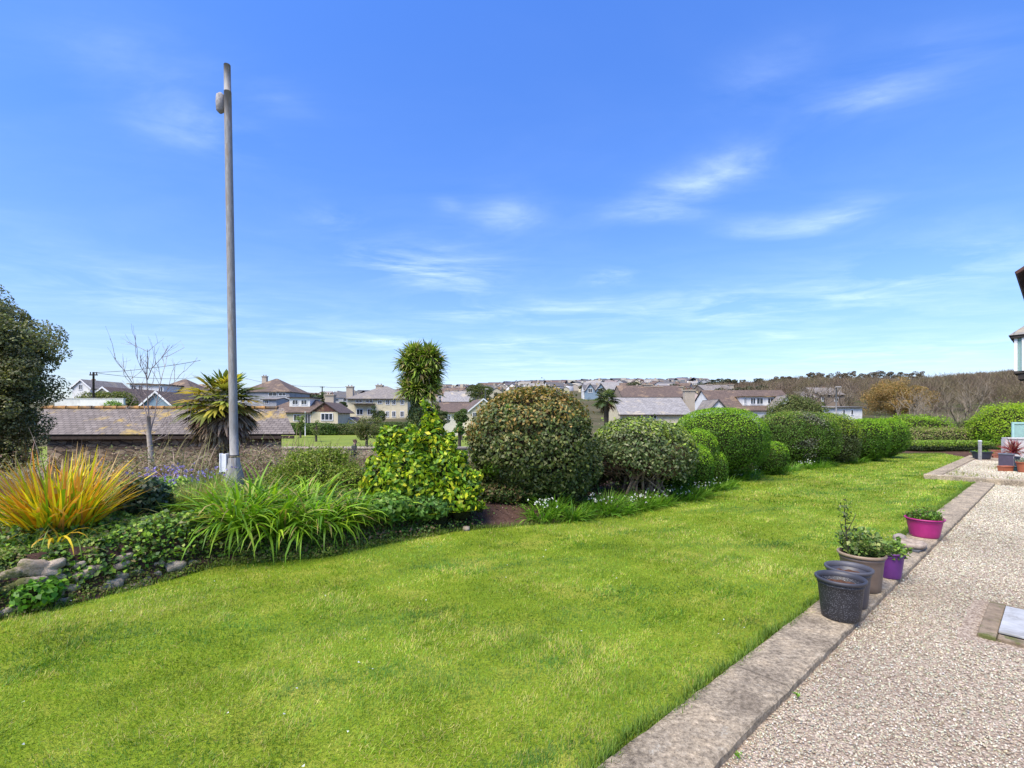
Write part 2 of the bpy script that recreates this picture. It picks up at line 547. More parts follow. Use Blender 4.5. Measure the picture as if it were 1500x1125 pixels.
n = 185000
u_ = RNG.random(n); s_ = -1.2 + 15.6 * u_ ** 1.6; n_ = RNG.uniform(.345, 3.3, n)
q = knmat(s_, n_); k = q[:, 0] < 1.25 * q[:, 1] + .2
s_, n_, q = s_[k], n_[k], q[k]
mh = (s_ > 3.04) & (s_ < 4.13) & (n_ > .86) & (n_ < 1.86)
s_, n_, q = s_[~mh], n_[~mh], q[~mh]; n = len(q)
sz = RNG.uniform(.0033, .0068, n) * (1 + .09 * np.maximum(s_, 0)) * np.where(RNG.random(n) < .05, 1.5, 1)
pt = np.stack([q[:, 0], q[:, 1], -.017 + RNG.uniform(-.004, .008, n)], 1)
Vs, Fs, isx = stones(pt, sz, RNG)
s2_ = 14.7 + 6.5 * RNG.random(26000); n2_ = RNG.uniform(-.62, 3.5, 26000); q2 = knmat(s2_, n2_); q = np.concatenate([q, q2]); pt = np.concatenate([pt, np.stack([q2[:, 0], q2[:, 1], np.full(26000, .088)], 1)]); sz = np.concatenate([sz, RNG.uniform(.010, .017, 26000)]); n = len(q)
Vs, Fs, isx = stones(pt, sz, RNG)
sc = pal([(.455, .415, .305), (.515, .475, .36), (.37, .325, .235), (.565, .53, .42), (.27, .23, .16), (.44, .37, .265)], n, RNG, .16, [.28, .27, .14, .15, .08, .08])
sc *= (1 + .15 * sn(q, 1.5, 44, 3))[:, None]
tag(mesh_np('gravel_stones', Vs, Fs, STONEC, cols=sc[isx]), 'loose beige and brown pebbles of the gravel path', 'gravel', kind='stuff')

# park field, lane
clip_sheet('park_field', [(-46, 28), (6, 28), (6, 79), (-46, 79)], -1.36, grass_mat('field_turf', (.14, .19, .035), (.18, .23, .04), (.24, .27, .06), .12))


# ------------------------------------------------------------------ vegetation builders
def shell(n, r3, rng, seed, p=2.2, amp=.06, freq=2.2, under=0.0, zmin=-1, depth=.1, gapk=.12):
    d = unit(rng.normal(size=(n, 3))); d = d[d[:, 2] > zmin]
    rr = (np.abs(d) ** p).sum(1) ** (-1 / p)
    nz = sn(d, freq, seed, 3)
    rad = rr * (1 + amp * nz)
    q = d * rad[:, None]
    nr = unit(np.sign(q) * np.abs(q) ** (p - 1) / np.array(r3))
    dp = np.abs(rng.normal(0, depth, len(q))); so = rng.random(len(q)) < (.03 if gapk < .1 else .07); dp[so] = -rng.exponential(.03, so.sum())
    gap = sn(d, 9.0, seed + 3, 2); dp = dp + np.clip(-gap - .25, 0, 1) * gapk
    q = q * (1 - dp)[:, None]
    if under: q[:, :2] *= (1 - under * ss(-q[:, 2:3]))
    return q * np.array(r3), nr, nz, d


def core_mesh(name, r3, seed, mat, parent, p=2.2, amp=.06, freq=2.2, under=0., scale=.84):  # added solid hull inside a crown, stops light passing through
    nu, nv = 40, 24
    th = np.linspace(0, 2 * PI, nu, endpoint=False); ph = np.linspace(.001, PI - .001, nv)
    T, Ph = np.meshgrid(th, ph)
    d = np.stack([np.cos(T) * np.sin(Ph), np.sin(T) * np.sin(Ph), np.cos(Ph)], -1).reshape(-1, 3)
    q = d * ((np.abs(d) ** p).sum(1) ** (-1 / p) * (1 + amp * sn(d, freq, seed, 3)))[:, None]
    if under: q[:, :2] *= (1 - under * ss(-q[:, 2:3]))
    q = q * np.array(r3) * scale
    i = np.arange(nu * nv).reshape(nv, nu)
    Qc = np.stack([i[:-1], i[1:], np.roll(i, -1, 1)[1:], np.roll(i, -1, 1)[:-1]], -1).reshape(-1, 4)
    return mesh_np(name, q, Qc, mat, parent, smooth=True)


INNER = surf('shade_core', (.018, .022, .010), (.045, .05, .02), 18, 1, 1.0, .03, spec=.05)  # dark fill for the added cores that block light between the leaves
INNERB = surf('brown_shade_core', (.02, .015, .010), (.06, .042, .03), 22, 1, 1.0, .03, spec=.05)  # browner fill for the same added light-blocking cores
BARK = surf('bark', (.09, .075, .055), (.24, .20, .15), 20, .9, .8, .01, stretch=(1, 1, .25))
BARKD = surf('dark_bark', (.03, .025, .02), (.08, .065, .05), 20, .9, .8, .01, stretch=(1, 1, .25))


def shrub(name, label, cat, loc, r3, N_, size, cols, group=None, rz=0, seed=1, p=2.2, amp=.06, freq=2.2, under=0., zmin=-1,
          depth=.08, jit=.6, mat=None, core=.84, cm=None, top=None, topz=.2, topmix=.8, w=None, aspect=.6, lumps=None, stems=4, patch=None, down=.2, thin=None, gapk=.12):
    """loc is the centre of the crown's base; r3 the half extents"""
    rng = np.random.default_rng(seed * 31 + 5)
    t = thing(name, label, cat, loc, rz, group)
    parts = []
    cz = r3[2]
    for (ox, oy, oz, sc) in ([(0, 0, 0, 1)] if lumps is None else lumps):
        rr = (r3[0] * sc, r3[1] * sc, r3[2] * sc)
        q, nr, nz, d = shell(int(N_ * sc ** 2), rr, rng, seed, p, amp, freq, under, zmin, depth, gapk)
        if thin is not None:
            kk = (q[:, 2] / rr[2] + .25 * nz + rng.normal(0, .12, len(q)) > thin) | (rng.random(len(q)) < .035)
            q, nr, nz, d = q[kk], nr[kk], nz[kk], d[kk]
        q = q + np.array([ox, oy, oz])
        V, Fi = leaf_geo(q + [0, 0, cz], nr, size, size * aspect, rng, jit, down)
        c = pal(cols, len(q), rng, .16, w)
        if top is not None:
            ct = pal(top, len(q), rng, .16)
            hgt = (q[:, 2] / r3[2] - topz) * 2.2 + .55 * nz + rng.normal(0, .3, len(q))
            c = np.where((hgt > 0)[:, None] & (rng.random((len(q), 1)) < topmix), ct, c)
        if patch is not None:
            pc = pal(patch[0], len(q), rng, .16)
            pm = sn(d, patch[1], seed + 77, 2) + rng.normal(0, .15, len(q)) > patch[2]
            c = np.where(pm[:, None], pc, c)
        parts.append((V, Fi, c))
    V, Fi, c = join(parts)
    V[:, 2] = np.maximum(V[:, 2], .01)
    mesh_np('foliage', V, Fi, mat or LEAF, t, c)
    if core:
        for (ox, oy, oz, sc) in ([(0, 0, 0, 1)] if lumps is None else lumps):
            cc = core_mesh('shade_core', (r3[0] * sc, r3[1] * sc, r3[2] * sc), seed, cm or INNER, t, p, amp, freq, under, core)  # added dark core, keeps the gaps in the foliage dark
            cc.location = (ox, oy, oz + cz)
    if stems:
        mb = MB(); r = random.Random(seed)
        for k in range(stems):
            a = r.uniform(0, 6.28); e = r.uniform(.3, .6)
            mb.tube([(r3[0] * .12 * math.cos(a), r3[1] * .12 * math.sin(a), -.1), (r3[0] * e * .6 * math.cos(a), r3[1] * e * .6 * math.sin(a), cz * .5),
                     (r3[0] * e * math.cos(a), r3[1] * e * math.sin(a), cz)], [.03, .022, .01], 5)
        mb.build('stem', BARKD, t)
    return t


def base(u, vv, Y, z=None):
    x = hx(u, Y); g = float(zg(x, Y)[0]) if z is None else z
    return (x, Y, g)


def dome_px(name, label, cat, u0, u1, vt, Y, ry, N_, size, cols, **kw):
    x, y, g = base((u0 + u1) / 2, 0, Y)
    rx = (u1 - u0) / 2 / F * Y
    rz_ = (hz(vt, Y) - g) / 2
    return shrub(name, label, cat, (x, y, g), (rx, ry, rz_), N_, size, cols, **kw)


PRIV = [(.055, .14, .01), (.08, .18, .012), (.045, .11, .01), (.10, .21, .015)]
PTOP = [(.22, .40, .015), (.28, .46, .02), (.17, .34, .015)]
GR = 'clipped domed shrubs along the lawn edge'
# big bronze topped dome
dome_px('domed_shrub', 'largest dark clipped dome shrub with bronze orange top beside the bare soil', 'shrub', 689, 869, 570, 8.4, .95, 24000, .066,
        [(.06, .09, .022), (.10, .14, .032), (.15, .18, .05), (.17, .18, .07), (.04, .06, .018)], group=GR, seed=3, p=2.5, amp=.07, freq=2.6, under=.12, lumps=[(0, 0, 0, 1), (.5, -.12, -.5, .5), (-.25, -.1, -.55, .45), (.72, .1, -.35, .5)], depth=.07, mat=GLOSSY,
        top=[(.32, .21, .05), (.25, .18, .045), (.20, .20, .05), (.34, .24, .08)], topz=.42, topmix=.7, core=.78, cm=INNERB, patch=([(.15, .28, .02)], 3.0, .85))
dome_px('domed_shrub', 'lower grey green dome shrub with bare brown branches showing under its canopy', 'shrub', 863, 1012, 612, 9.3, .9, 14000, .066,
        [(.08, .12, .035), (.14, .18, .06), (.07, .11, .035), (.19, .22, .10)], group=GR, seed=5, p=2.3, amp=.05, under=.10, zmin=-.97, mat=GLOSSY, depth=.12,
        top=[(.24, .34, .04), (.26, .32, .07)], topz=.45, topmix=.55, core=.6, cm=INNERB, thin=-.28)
t = bpy.data.objects['domed_shrub.001']
mb = MB(); r = random.Random(4)
for k in range(34):
    a = r.uniform(-PI, .1) if k < 24 else r.uniform(0, 6.28); e = r.uniform(.55, .9)
    x0, y0 = r.uniform(-.45, .45), r.uniform(-.35, .1)
    x1, y1 = .93 * e * math.cos(a), .86 * e * math.sin(a)
    pts = [(x0 + (x1 - x0) * f_ + r.uniform(-.06, .06), y0 + (y1 - y0) * f_ + r.uniform(-.05, .05), .02 + 1.0 * f_ ** .75 + r.uniform(-.05, .05)) for f_ in (0, .25, .5, .75, 1)]
    mb.tube(pts, [.024, .019, .014, .01, .006], 5)
mb.build('branch', surf('brown_branch', (.14, .10, .07), (.30, .22, .16), 14, .9, .3), t)
rng = np.random.default_rng(44); n = 900; a_ = rng.uniform(-PI - .1, .3, n); el_ = rng.uniform(-.35, .45, n); e_ = rng.uniform(.78, .95, n)
b1 = np.stack([1.0 * e_ * np.cos(a_) * np.cos(el_), .88 * e_ * np.sin(a_) * np.cos(el_), .74 + .72 * e_ * np.sin(el_)], 1); b0 = b1 * [.72, .72, .8] + rng.normal(0, .06, (n, 3)); b1 = b1 + rng.normal(0, .03, (n, 3))
V, Q_, i_ = sticks_geo(b0, b1, .011); mesh_np('twig', V, Q_, DRY, t, pal([(.24, .17, .12), (.17, .12, .08), (.32, .25, .18)], n, rng)[i_])
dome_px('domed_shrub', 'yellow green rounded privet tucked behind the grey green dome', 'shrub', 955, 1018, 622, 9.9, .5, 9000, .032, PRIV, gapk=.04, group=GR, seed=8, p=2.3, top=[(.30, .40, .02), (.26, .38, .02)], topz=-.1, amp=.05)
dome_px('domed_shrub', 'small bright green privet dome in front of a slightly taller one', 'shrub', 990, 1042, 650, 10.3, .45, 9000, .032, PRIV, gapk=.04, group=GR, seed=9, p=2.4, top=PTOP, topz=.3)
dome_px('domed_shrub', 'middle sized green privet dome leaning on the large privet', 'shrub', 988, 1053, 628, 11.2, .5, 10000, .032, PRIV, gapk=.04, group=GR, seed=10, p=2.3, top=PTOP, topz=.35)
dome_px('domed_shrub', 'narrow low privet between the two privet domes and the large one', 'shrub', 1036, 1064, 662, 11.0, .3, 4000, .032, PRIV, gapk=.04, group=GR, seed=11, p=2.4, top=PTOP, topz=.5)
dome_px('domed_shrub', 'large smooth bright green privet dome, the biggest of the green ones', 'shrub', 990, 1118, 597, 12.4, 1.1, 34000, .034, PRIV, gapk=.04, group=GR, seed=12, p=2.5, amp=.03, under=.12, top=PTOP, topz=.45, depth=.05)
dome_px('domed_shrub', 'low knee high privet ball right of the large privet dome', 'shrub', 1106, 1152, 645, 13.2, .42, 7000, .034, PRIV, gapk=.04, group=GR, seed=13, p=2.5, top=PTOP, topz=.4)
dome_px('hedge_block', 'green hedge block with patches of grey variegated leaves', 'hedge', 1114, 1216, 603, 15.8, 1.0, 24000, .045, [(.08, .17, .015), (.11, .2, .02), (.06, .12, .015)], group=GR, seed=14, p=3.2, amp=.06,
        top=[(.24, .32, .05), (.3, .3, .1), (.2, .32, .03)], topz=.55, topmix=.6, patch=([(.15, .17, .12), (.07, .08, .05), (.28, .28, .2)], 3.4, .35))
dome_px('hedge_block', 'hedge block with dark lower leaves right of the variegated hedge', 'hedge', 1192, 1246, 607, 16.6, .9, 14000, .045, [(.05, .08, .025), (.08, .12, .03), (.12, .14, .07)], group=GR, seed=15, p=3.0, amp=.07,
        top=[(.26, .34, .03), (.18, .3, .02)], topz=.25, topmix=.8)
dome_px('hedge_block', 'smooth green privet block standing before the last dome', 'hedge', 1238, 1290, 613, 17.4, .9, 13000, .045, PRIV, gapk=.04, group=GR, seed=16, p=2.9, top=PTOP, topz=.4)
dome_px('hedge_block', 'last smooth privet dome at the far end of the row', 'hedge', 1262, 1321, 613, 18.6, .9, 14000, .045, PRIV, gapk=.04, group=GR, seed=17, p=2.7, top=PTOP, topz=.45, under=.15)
for k_, (u0_, u1_, vt_, Y_) in enumerate([(700, 800, 668, 9.6), (800, 900, 655, 9.9), (880, 990, 668, 10.6), (655, 722, 676, 9.0)]):
    dome_px('understory_shrub', ['dark leafy growth filling the gap under the bronze topped dome', 'dark leafy growth between the bronze topped and grey green domes', 'dark growth behind the bare branches of the grey green dome',
                                 'low brown green growth left behind the bronze topped dome'][k_], 'shrub', u0_, u1_, vt_, Y_, .45, 6000, .05, [(.05, .075, .025), (.09, .11, .04), (.12, .09, .05)] if k_ < 3 else [(.16, .17, .06), (.22, .17, .11), (.12, .13, .05)], seed=180 + k_, amp=.15, freq=3)
# back boundary
dome_px('boundary_hedge', 'dark lower boundary hedge across the end of the lawn', 'hedge', 1316, 1446, 645, 21.6, .6, 20000, .055, [(.05, .08, .03), (.08, .11, .04), (.035, .05, .02)], seed=21, p=5, amp=.04,
        top=[(.24, .40, .03), (.32, .38, .08), (.2, .34, .03)], topz=.15)
dome_px('boundary_hedge', 'bright green loose hedge behind the dark boundary hedge', 'hedge', 1288, 1392, 610, 26, 1.0, 16000, .07, [(.22, .38, .02), (.28, .44, .02), (.15, .29, .02)], seed=22, p=3.5, amp=.1, freq=4)
dome_px('boundary_hedge', 'pale mixed olive hedge with pinkish leaves beyond the dark hedge', 'hedge', 1322, 1428, 627, 23.8, .7, 14000, .06, [(.26, .34, .06), (.34, .34, .13), (.36, .25, .16), (.18, .28, .03)], seed=23, p=4, amp=.09, freq=4)
dome_px('round_bush', 'grey olive bush left of the bright yellow green bush', 'bush', 1404, 1462, 607, 24, 1.0, 12000, .06, [(.17, .20, .07), (.22, .23, .10), (.12, .15, .05)], seed=24, amp=.1, freq=3)
dome_px('round_bush', 'big bright yellow green bush beside the glass screen', 'bush', 1440, 1560, 592, 22.5, 1.7, 30000, .07, [(.18, .33, .015), (.24, .40, .02), (.12, .25, .015)], seed=25, amp=.1, freq=3.5, p=2.6, top=[(.30, .44, .02)], topz=.3)
dome_px('round_bush', 'olive green bush in front of the box dormer house', 'bush', 1122, 1216, 583, 27, 1.2, 16000, .09, [(.11, .15, .03), (.17, .19, .05), (.08, .11, .025)], seed=26, amp=.14, freq=4, p=2.6)


# ---- strap leaved clumps
def clump(name, label, cat, loc, N_, Ln, W, cols, rad=.15, lean=(.15, .9), droop=(.6, 1.6), group=None, seed=1, w=None, seg=5, mat=None, extra=None, tip=None):
    rng = np.random.default_rng(seed)
    t = thing(name, label, cat, loc, 0, group)
    a = rng.uniform(0, 6.283, N_); rr = rad * np.sqrt(rng.random(N_))
    b_ = np.stack([rr * np.cos(a), rr * np.sin(a), np.full(N_, -.02)], 1)
    az = a + rng.normal(0, .6, N_)
    ln = rng.uniform(lean[0], lean[1], N_); dr = rng.uniform(droop[0], droop[1], N_)
    V, Q_, i_ = blade_geo(b_, az, ln, rng.uniform(Ln * .6, Ln * 1.1, N_), rng.uniform(W * .7, W * 1.2, N_), dr, rng, seg)
    c = pal(cols, N_, rng, .16, w)[i_]
    if tip is not None:
        k = np.tile(np.arange(seg), N_) >= seg - 2
        c = np.where((k & (rng.random(N_)[i_] < .5))[:, None], pal(tip, len(c), rng, .1), c)
    mesh_np('leaf', V, Q_, mat or LEAF, t, c)
    if extra: extra(t, rng)
    return t


clump('flax_clump', 'tall orange and yellow grassy clump above the stone edging', 'plant', base(86, 0, 4.8), 620, .86, .022,
      [(.72, .44, .015), (.62, .28, .015), (.46, .48, .02), (.20, .33, .015), (.36, .18, .05), (.82, .64, .03)], rad=.26, lean=(.0, .82), droop=(.0, .9), seed=41, w=[.17, .09, .28, .20, .08, .18], tip=[(.62, .28, .05), (.5, .34, .14)])
# a few blades hanging over the stones
clump('flax_clump', 'small tuft of drooping orange blades hanging over the stone edging', 'plant', (hx(84, 4.4), 4.4, .46), 9, .46, .022, [(.68, .48, .03), (.6, .36, .03)], rad=.05, lean=(.3, .8), droop=(2.1, 2.7), seed=47)
GC = [(.14, .28, .015), (.21, .37, .02), (.09, .20, .015), (.32, .47, .03), (.14, .28, .015), (.21, .37, .02), (.36, .30, .10)]
for k, (u, Y, n_, Ln) in enumerate([(345, 5.4, 300, .70), (405, 5.55, 320, .74), (462, 5.75, 280, .70), (385, 6.0, 260, .72), (510, 6.05, 240, .58), (450, 6.5, 200, .66), (332, 5.9, 180, .6), (552, 6.4, 130, .46)]):
    lab = ['nearest strappy bright green clump just right of the pole foot', 'strappy green clump spilling to the lawn with white flowers below it', 'strappy green clump in the middle of the green mass',
           'strappy green clump directly behind the nearest two', 'strappy green clump left of the yellow green shrub', 'strappy green clump under the fine leaved arching shrub',
           'smaller strappy green clump at the left of the pole foot', 'thin strappy green clump at the foot of the yellow green shrub'][k]
    clump('strap_leaf_plant', lab, 'plant', base(u, 0, Y), n_, Ln, .024, GC, rad=.22, lean=(.1, 1.15), droop=(.8, 2.4), group='strap leaved green clumps by the pole', seed=50 + k)
clump('bronze_grass', 'wispy bronze tipped pale grass left of the pole foot', 'plant', base(285, 0, 5.9), 700, .5, .006, [(.24, .26, .05), (.34, .26, .10), (.16, .22, .04)], rad=.18, lean=(.1, 1.2), droop=(.3, 1.2), seed=61)
clump('bronze_grass', 'wispy green grass tuft between the ivy mound and the pole', 'plant', base(312, 0, 6.6), 260, .55, .008, [(.2, .28, .04), (.26, .3, .06)], rad=.15, lean=(.05, .7), droop=(.2, .8), seed=62)


def blue_fl(t, rng):
    n = 16; a = rng.uniform(0, 6.283, n); r_ = .22 * np.sqrt(rng.random(n)); z = rng.uniform(.28, .42, n)
    pts = np.stack([r_ * np.cos(a), r_ * np.sin(a), z], 1)
    V, Fi = leaf_geo(np.repeat(pts, 4, 0) + rng.normal(0, .008, (n * 4, 3)), np.tile([0, 0, 1.], (n * 4, 1)), .032, .024, rng, 1.0)
    tag(mesh_np('bloom_cluster', V, Fi, LEAF, t, pal([(.26, .20, .55), (.34, .28, .66), (.2, .16, .45)], n * 4, rng, .12)), kind='stuff')


for k, (u, Y) in enumerate([(208, 6.9), (232, 7.3), (247, 6.4), (275, 7.0), (300, 6.7), (325, 7.2), (262, 7.6)]):
    clump('bluebell_clump', ['dense violet bluebells right of the orange clump', 'small bluebell clump behind the dense violet one', 'bluebell clump above the dark ivy mound', 'bluebells behind the bronze grass',
                             'bluebells over the bronze grass next to the pole', 'bluebell clump touching the left side of the pole', 'farthest bluebell clump below the bare tree'][k], 'flowers', base(u, 0, Y), 70, .3, .011,
          [(.10, .19, .03), (.13, .22, .03)], rad=.14, group='bluebell clumps left of the pole', seed=70 + k, extra=blue_fl)


def white_fl(t, rng, n=30):
    a = rng.uniform(0, 6.283, n); r_ = .24 * np.sqrt(rng.random(n)); z = rng.uniform(.16, .30, n)
    pts = np.stack([r_ * np.cos(a), r_ * np.sin(a), z], 1)
    V, Fi = leaf_geo(np.repeat(pts, 4, 0) + rng.normal(0, .008, (n * 4, 3)), np.tile([0, -.4, 1.], (n * 4, 1)), .026, .018, rng, .9)
    tag(mesh_np('bloom_cluster', V, Fi, LEAF, t, np.full((n * 4, 3), .8) * rng.uniform(.85, 1.05, (n * 4, 1))), kind='stuff')


wf = [(795, 7.35, 1), (838, 7.5, 0), (880, 7.85, 1), (905, 7.9, 0), (935, 8.2, 1), (968, 8.55, 1), (1000, 9.0, 1), (1028, 9.6, 1), (1042, 10.3, 1), (1062, 11.0, 1), (1083, 11.9, 1), (1108, 13.0, 1), (1130, 13.5, 1),
      (1158, 14.1, 0), (1185, 14.6, 1), (1215, 15.3, 0), (1243, 16.2, 1), (1275, 17.2, 1)]
wl = ['at the right end of the bare soil', 'under the bronze topped dome', 'between the bronze and the grey green dome', 'under the left side of the grey green dome', 'under the bare branches of the grey green dome',
      'under the right side of the grey green dome', 'at the right foot of the grey green dome', 'in front of the small privet dome', 'right of the small privet dome', 'in front of the narrow low privet',
      'under the large privet dome', 'between the large privet dome and the low privet ball', 'in front of the low privet ball', 'left under the variegated hedge', 'right under the variegated hedge', 'under the dark leaved hedge block',
      'under the smooth privet block', 'under the last privet dome']
for k, (u, Y, fl) in enumerate(wf):
    x, y, g = base(u, 0, Y)
    d_ = float(edge_d(np.array([x]), np.array([y]))[0])
    clump('wild_garlic_clump', ('white flowered' if fl else 'leafy green') + ' clump ' + wl[k], 'flowers', (x, y + max(0, .12 - d_), g), 230, .36, .019,
          [(.12, .26, .02), (.18, .33, .03), (.08, .18, .015)], rad=.24, lean=(.2, 1.2), droop=(.4, 1.6), group='low flowering clumps along the shrub row', seed=90 + k, seg=4, mat=LEAF,
          extra=(lambda t, rng: white_fl(t, rng, 20)) if fl else None)
    if k % 2 == 0:
        clump('wild_garlic_clump', 'leafy tuft set back ' + wl[k], 'flowers', base(u + 12, 0, Y + .35), 170, .42, .018, [(.10, .22, .02), (.15, .29, .02)], rad=.25, lean=(.2, 1.1), droop=(.4, 1.4), group='leafy tufts behind the low flowers', seed=120 + k, seg=4)

# ---- leafy garden shrubs
x, y, g = base(465, 0, 7.6)
shrub('arching_shrub', 'fine leaved arching green shrub right of the pole', 'shrub', (x, y, g - .1), (.62, .5, .40), 9000, .034, [(.16, .25, .02), (.23, .31, .03), (.11, .16, .02), (.28, .30, .06)], seed=31, amp=.24, freq=5, depth=.28, core=.55, jit=.8,
      lumps=[(0, 0, 0, 1), (.5, -.1, -.12, .7), (-.45, .05, -.12, .7), (.15, .1, .22, .5), (-.2, 0, .16, .5), (.7, 0, -.28, .4)])
t = bpy.data.objects['arching_shrub']; rng = np.random.default_rng(5)
V, Q_, i_ = blade_geo(np.tile([0, 0, .35], (140, 1)) + rng.normal(0, .3, (140, 3)) * [1, .7, .2], rng.uniform(0, 6.28, 140), rng.uniform(.1, .9, 140), rng.uniform(.4, .7, 140), .006, rng.uniform(.3, 1.2, 140), rng, 5)
mesh_np('twig', V, Q_, DRY, t, pal([(.2, .16, .08), (.18, .2, .05)], len(Q_), rng))

YG = [(.36, .46, .02), (.52, .52, .03), (.24, .38, .02), (.14, .28, .02), (.06, .13, .02)]
bx0, by0, bg0 = base(620, 0, 7.0); bz_ = .5
random.seed(5)
LM = []
for (u_, v_, r_, dy_) in [(558, 655, 11, .1), (546, 678, 10, 0), (602, 630, 10, .1), (658, 643, 11, .1), (676, 668, 10, 0), (697, 698, 9, 0), (702, 745, 11, -.1), (586, 638, 10, 0), (622, 592, 7, .1), (540, 715, 9, 0), (612, 640, 9, -.2), (620, 722, 52, 0), (583, 668, 30, .1), (562, 705, 34, 0), (634, 645, 26, .1), (632, 618, 15, .1), (630, 604, 9, .1), (660, 692, 34, 0), (672, 742, 34, -.15), (600, 695, 42, -.1), (648, 668, 26, 0), (570, 640, 17, .1), (690, 716, 17, -.05), (560, 748, 34, -.2), (610, 655, 24, 0), (640, 760, 30, -.3), (592, 640, 12, .1)]:
    yy_ = 7.0 + dy_; LM.append((hx(u_, yy_) - bx0, dy_, hz(v_, yy_) - bg0 - bz_, r_ * .9 / F * yy_ / .5))
t = shrub('variegated_shrub', 'tall yellow green large leaved shrub beside the bare soil patch', 'shrub', (bx0, by0, bg0), (.5, .42, .5), 2500, .092, YG, seed=33, amp=.22, freq=3.5, depth=.24, core=.55, jit=.75, mat=GLOSSY, w=[.22, .12, .22, .24, .20], aspect=.56, lumps=LM, stems=6)
shrub('green_leafy_plant', 'mid green broad leaved plant at the foot of the yellow shrub', 'plant', base(560, 0, 6.35), (.42, .34, .18), 1500, .075, [(.08, .18, .02), (.12, .24, .03), (.16, .28, .04)], seed=34, amp=.2, depth=.2, core=.6, mat=GLOSSY, aspect=.75)
shrub('green_leafy_plant', 'mid green broad leaved plant nearest the lawn under the yellow shrub', 'plant', base(622, 0, 6.7), (.38, .3, .16), 1300, .07, [(.08, .18, .03), (.12, .22, .04)], seed=35, amp=.2, depth=.2, core=.6, mat=GLOSSY, aspect=.75)
shrub('green_leafy_plant', 'bright green round leaved plant at the left foot of the stone edging', 'plant', (-4.02, 3.98, 0), (.22, .16, .12), 900, .05, [(.10, .25, .02), (.15, .32, .03), (.07, .17, .02)], seed=36, amp=.2, depth=.2, core=.6, aspect=.9)
shrub('ivy_mound', 'dark glossy ivy mound between the orange clump and the bluebells', 'plant', base(213, 0, 5.5), (.25, .25, .23), 1500, .055, [(.03, .06, .025), (.05, .09, .04), (.11, .15, .09)], seed=37, amp=.15, core=.7, mat=GLOSSY, aspect=.9)
shrub('grey_shrub', 'pale grey green bush under the dark evergreen tree', 'shrub', base(8, 0, 9.6), (.75, .5, .42), 9000, .045, [(.16, .20, .08), (.22, .25, .12), (.10, .13, .05)], seed=38, amp=.1)
shrub('ivy_mound', 'dark leaf mound over the bank behind the bare soil', 'plant', base(738, 0, 8.0), (.55, .35, .16), 2600, .05, [(.05, .09, .02), (.09, .14, .03), (.16, .12, .05)], seed=39, amp=.2, core=.7, aspect=.8)

# ---- ground cover on the bed
def cover(name, label, n, xr, yr, dr, size, cols, zo, seed, jit=.6, aspect=.85, mat=None, dens=None, w=None):
    rng = np.random.default_rng(seed)
    px = rng.uniform(*xr, n); py = rng.uniform(*yr, n)
    d = edge_d(px, py); k = (d > dr[0]) & (d < dr[1])
    px, py, d = px[k], py[k], d[k]
    m_ = sn(np.stack([px, py], 1), 2.4, seed + 1, 3)
    if dens is not None: k = m_ + rng.normal(0, .2, len(px)) > dens; px, py, m_ = px[k], py[k], m_[k]
    z = zgi(px, py) + rng.random(len(px)) * zo * (.6 + np.clip(m_, -.5, 1))
    V, Fi = leaf_geo(np.stack([px, py, z + .01], 1), np.tile([.2, -.5, 1.], (len(px), 1)), size, size * aspect, rng, jit)
    c = pal(cols, len(px), rng, .2, w) * (1 + .25 * m_)[:, None]
    return tag(mesh_np(name, V, Fi, mat or GLOSSY, cols=c), label, 'ground cover', kind='stuff')


cover('ivy_cover', 'mixed ivy and small leaved plants trailing over the bed and stone edging', 190000, (-9, -2.2), (1.6, 8.5), (.04, 3.6), .042, [(.07, .14, .025), (.12, .23, .02), (.18, .31, .025), (.05, .10, .025), (.26, .36, .05), (.18, .16, .06)], .16, 201, w=[.24, .24, .18, .14, .12, .08])
cover('moss_cover', 'fine moss and weeds on the stone edging and bed border', 150000, (-5.5, -.9), (2.5, 6.8), (-.05, .46), .024, [(.12, .19, .02), (.18, .24, .03), (.08, .13, .02), (.20, .18, .06)], .06, 203)
cover('bed_weeds', 'low leafy weeds between the shrubs and the lawn', 60000, (-2.4, 3.6), (5.2, 9.6), (.0, 1.3), .035, [(.08, .16, .02), (.12, .2, .03), (.05, .1, .02), (.16, .1, .06)], .10, 205, dens=.12)
cover('bed_weeds', 'low leafy weeds under the far half of the shrub row', 16000, (3.4, 16), (9, 20), (.0, .9), .05, [(.10, .19, .02), (.14, .24, .03), (.07, .13, .02)], .16, 207)
cover('bramble_cover', 'brown green bramble tangle in front of the slate roofed barn', 30000, (-14, -1.5), (7.5, 17), (2.4, 8.2), .055, [(.13, .15, .05), (.18, .18, .06), (.20, .14, .09), (.09, .10, .04), (.26, .20, .13)], .5, 209, aspect=.5, mat=LEAF)
cover('bramble_cover', 'brown green tangle on the bank behind the domed shrubs', 26000, (-1.5, 8), (7.5, 22), (1.3, 9), .06, [(.13, .15, .05), (.18, .18, .06), (.22, .15, .10), (.09, .10, .04), (.28, .22, .14)], .9, 211, aspect=.5, mat=LEAF)
shrub('boundary_bush', 'loose brown green bush at the left end of the barn', 'bush', (-16.9, 14.5, -.3), (2.2, 1.2, .68), 9000, .08, [(.13, .15, .06), (.2, .2, .09), (.17, .13, .08)], seed=46, amp=.15, freq=4, p=3)
rng = np.random.default_rng(8); n = 2600
px = rng.uniform(-14, -1.5, n); py = rng.uniform(7.5, 16, n); d = edge_d(px, py); k = (d > 2.8) & (d < 8.0) & ~((px / py * F + U0 > 490) & (px / py * F + U0 < 545)); px, py = px[k], py[k]; n = len(px)
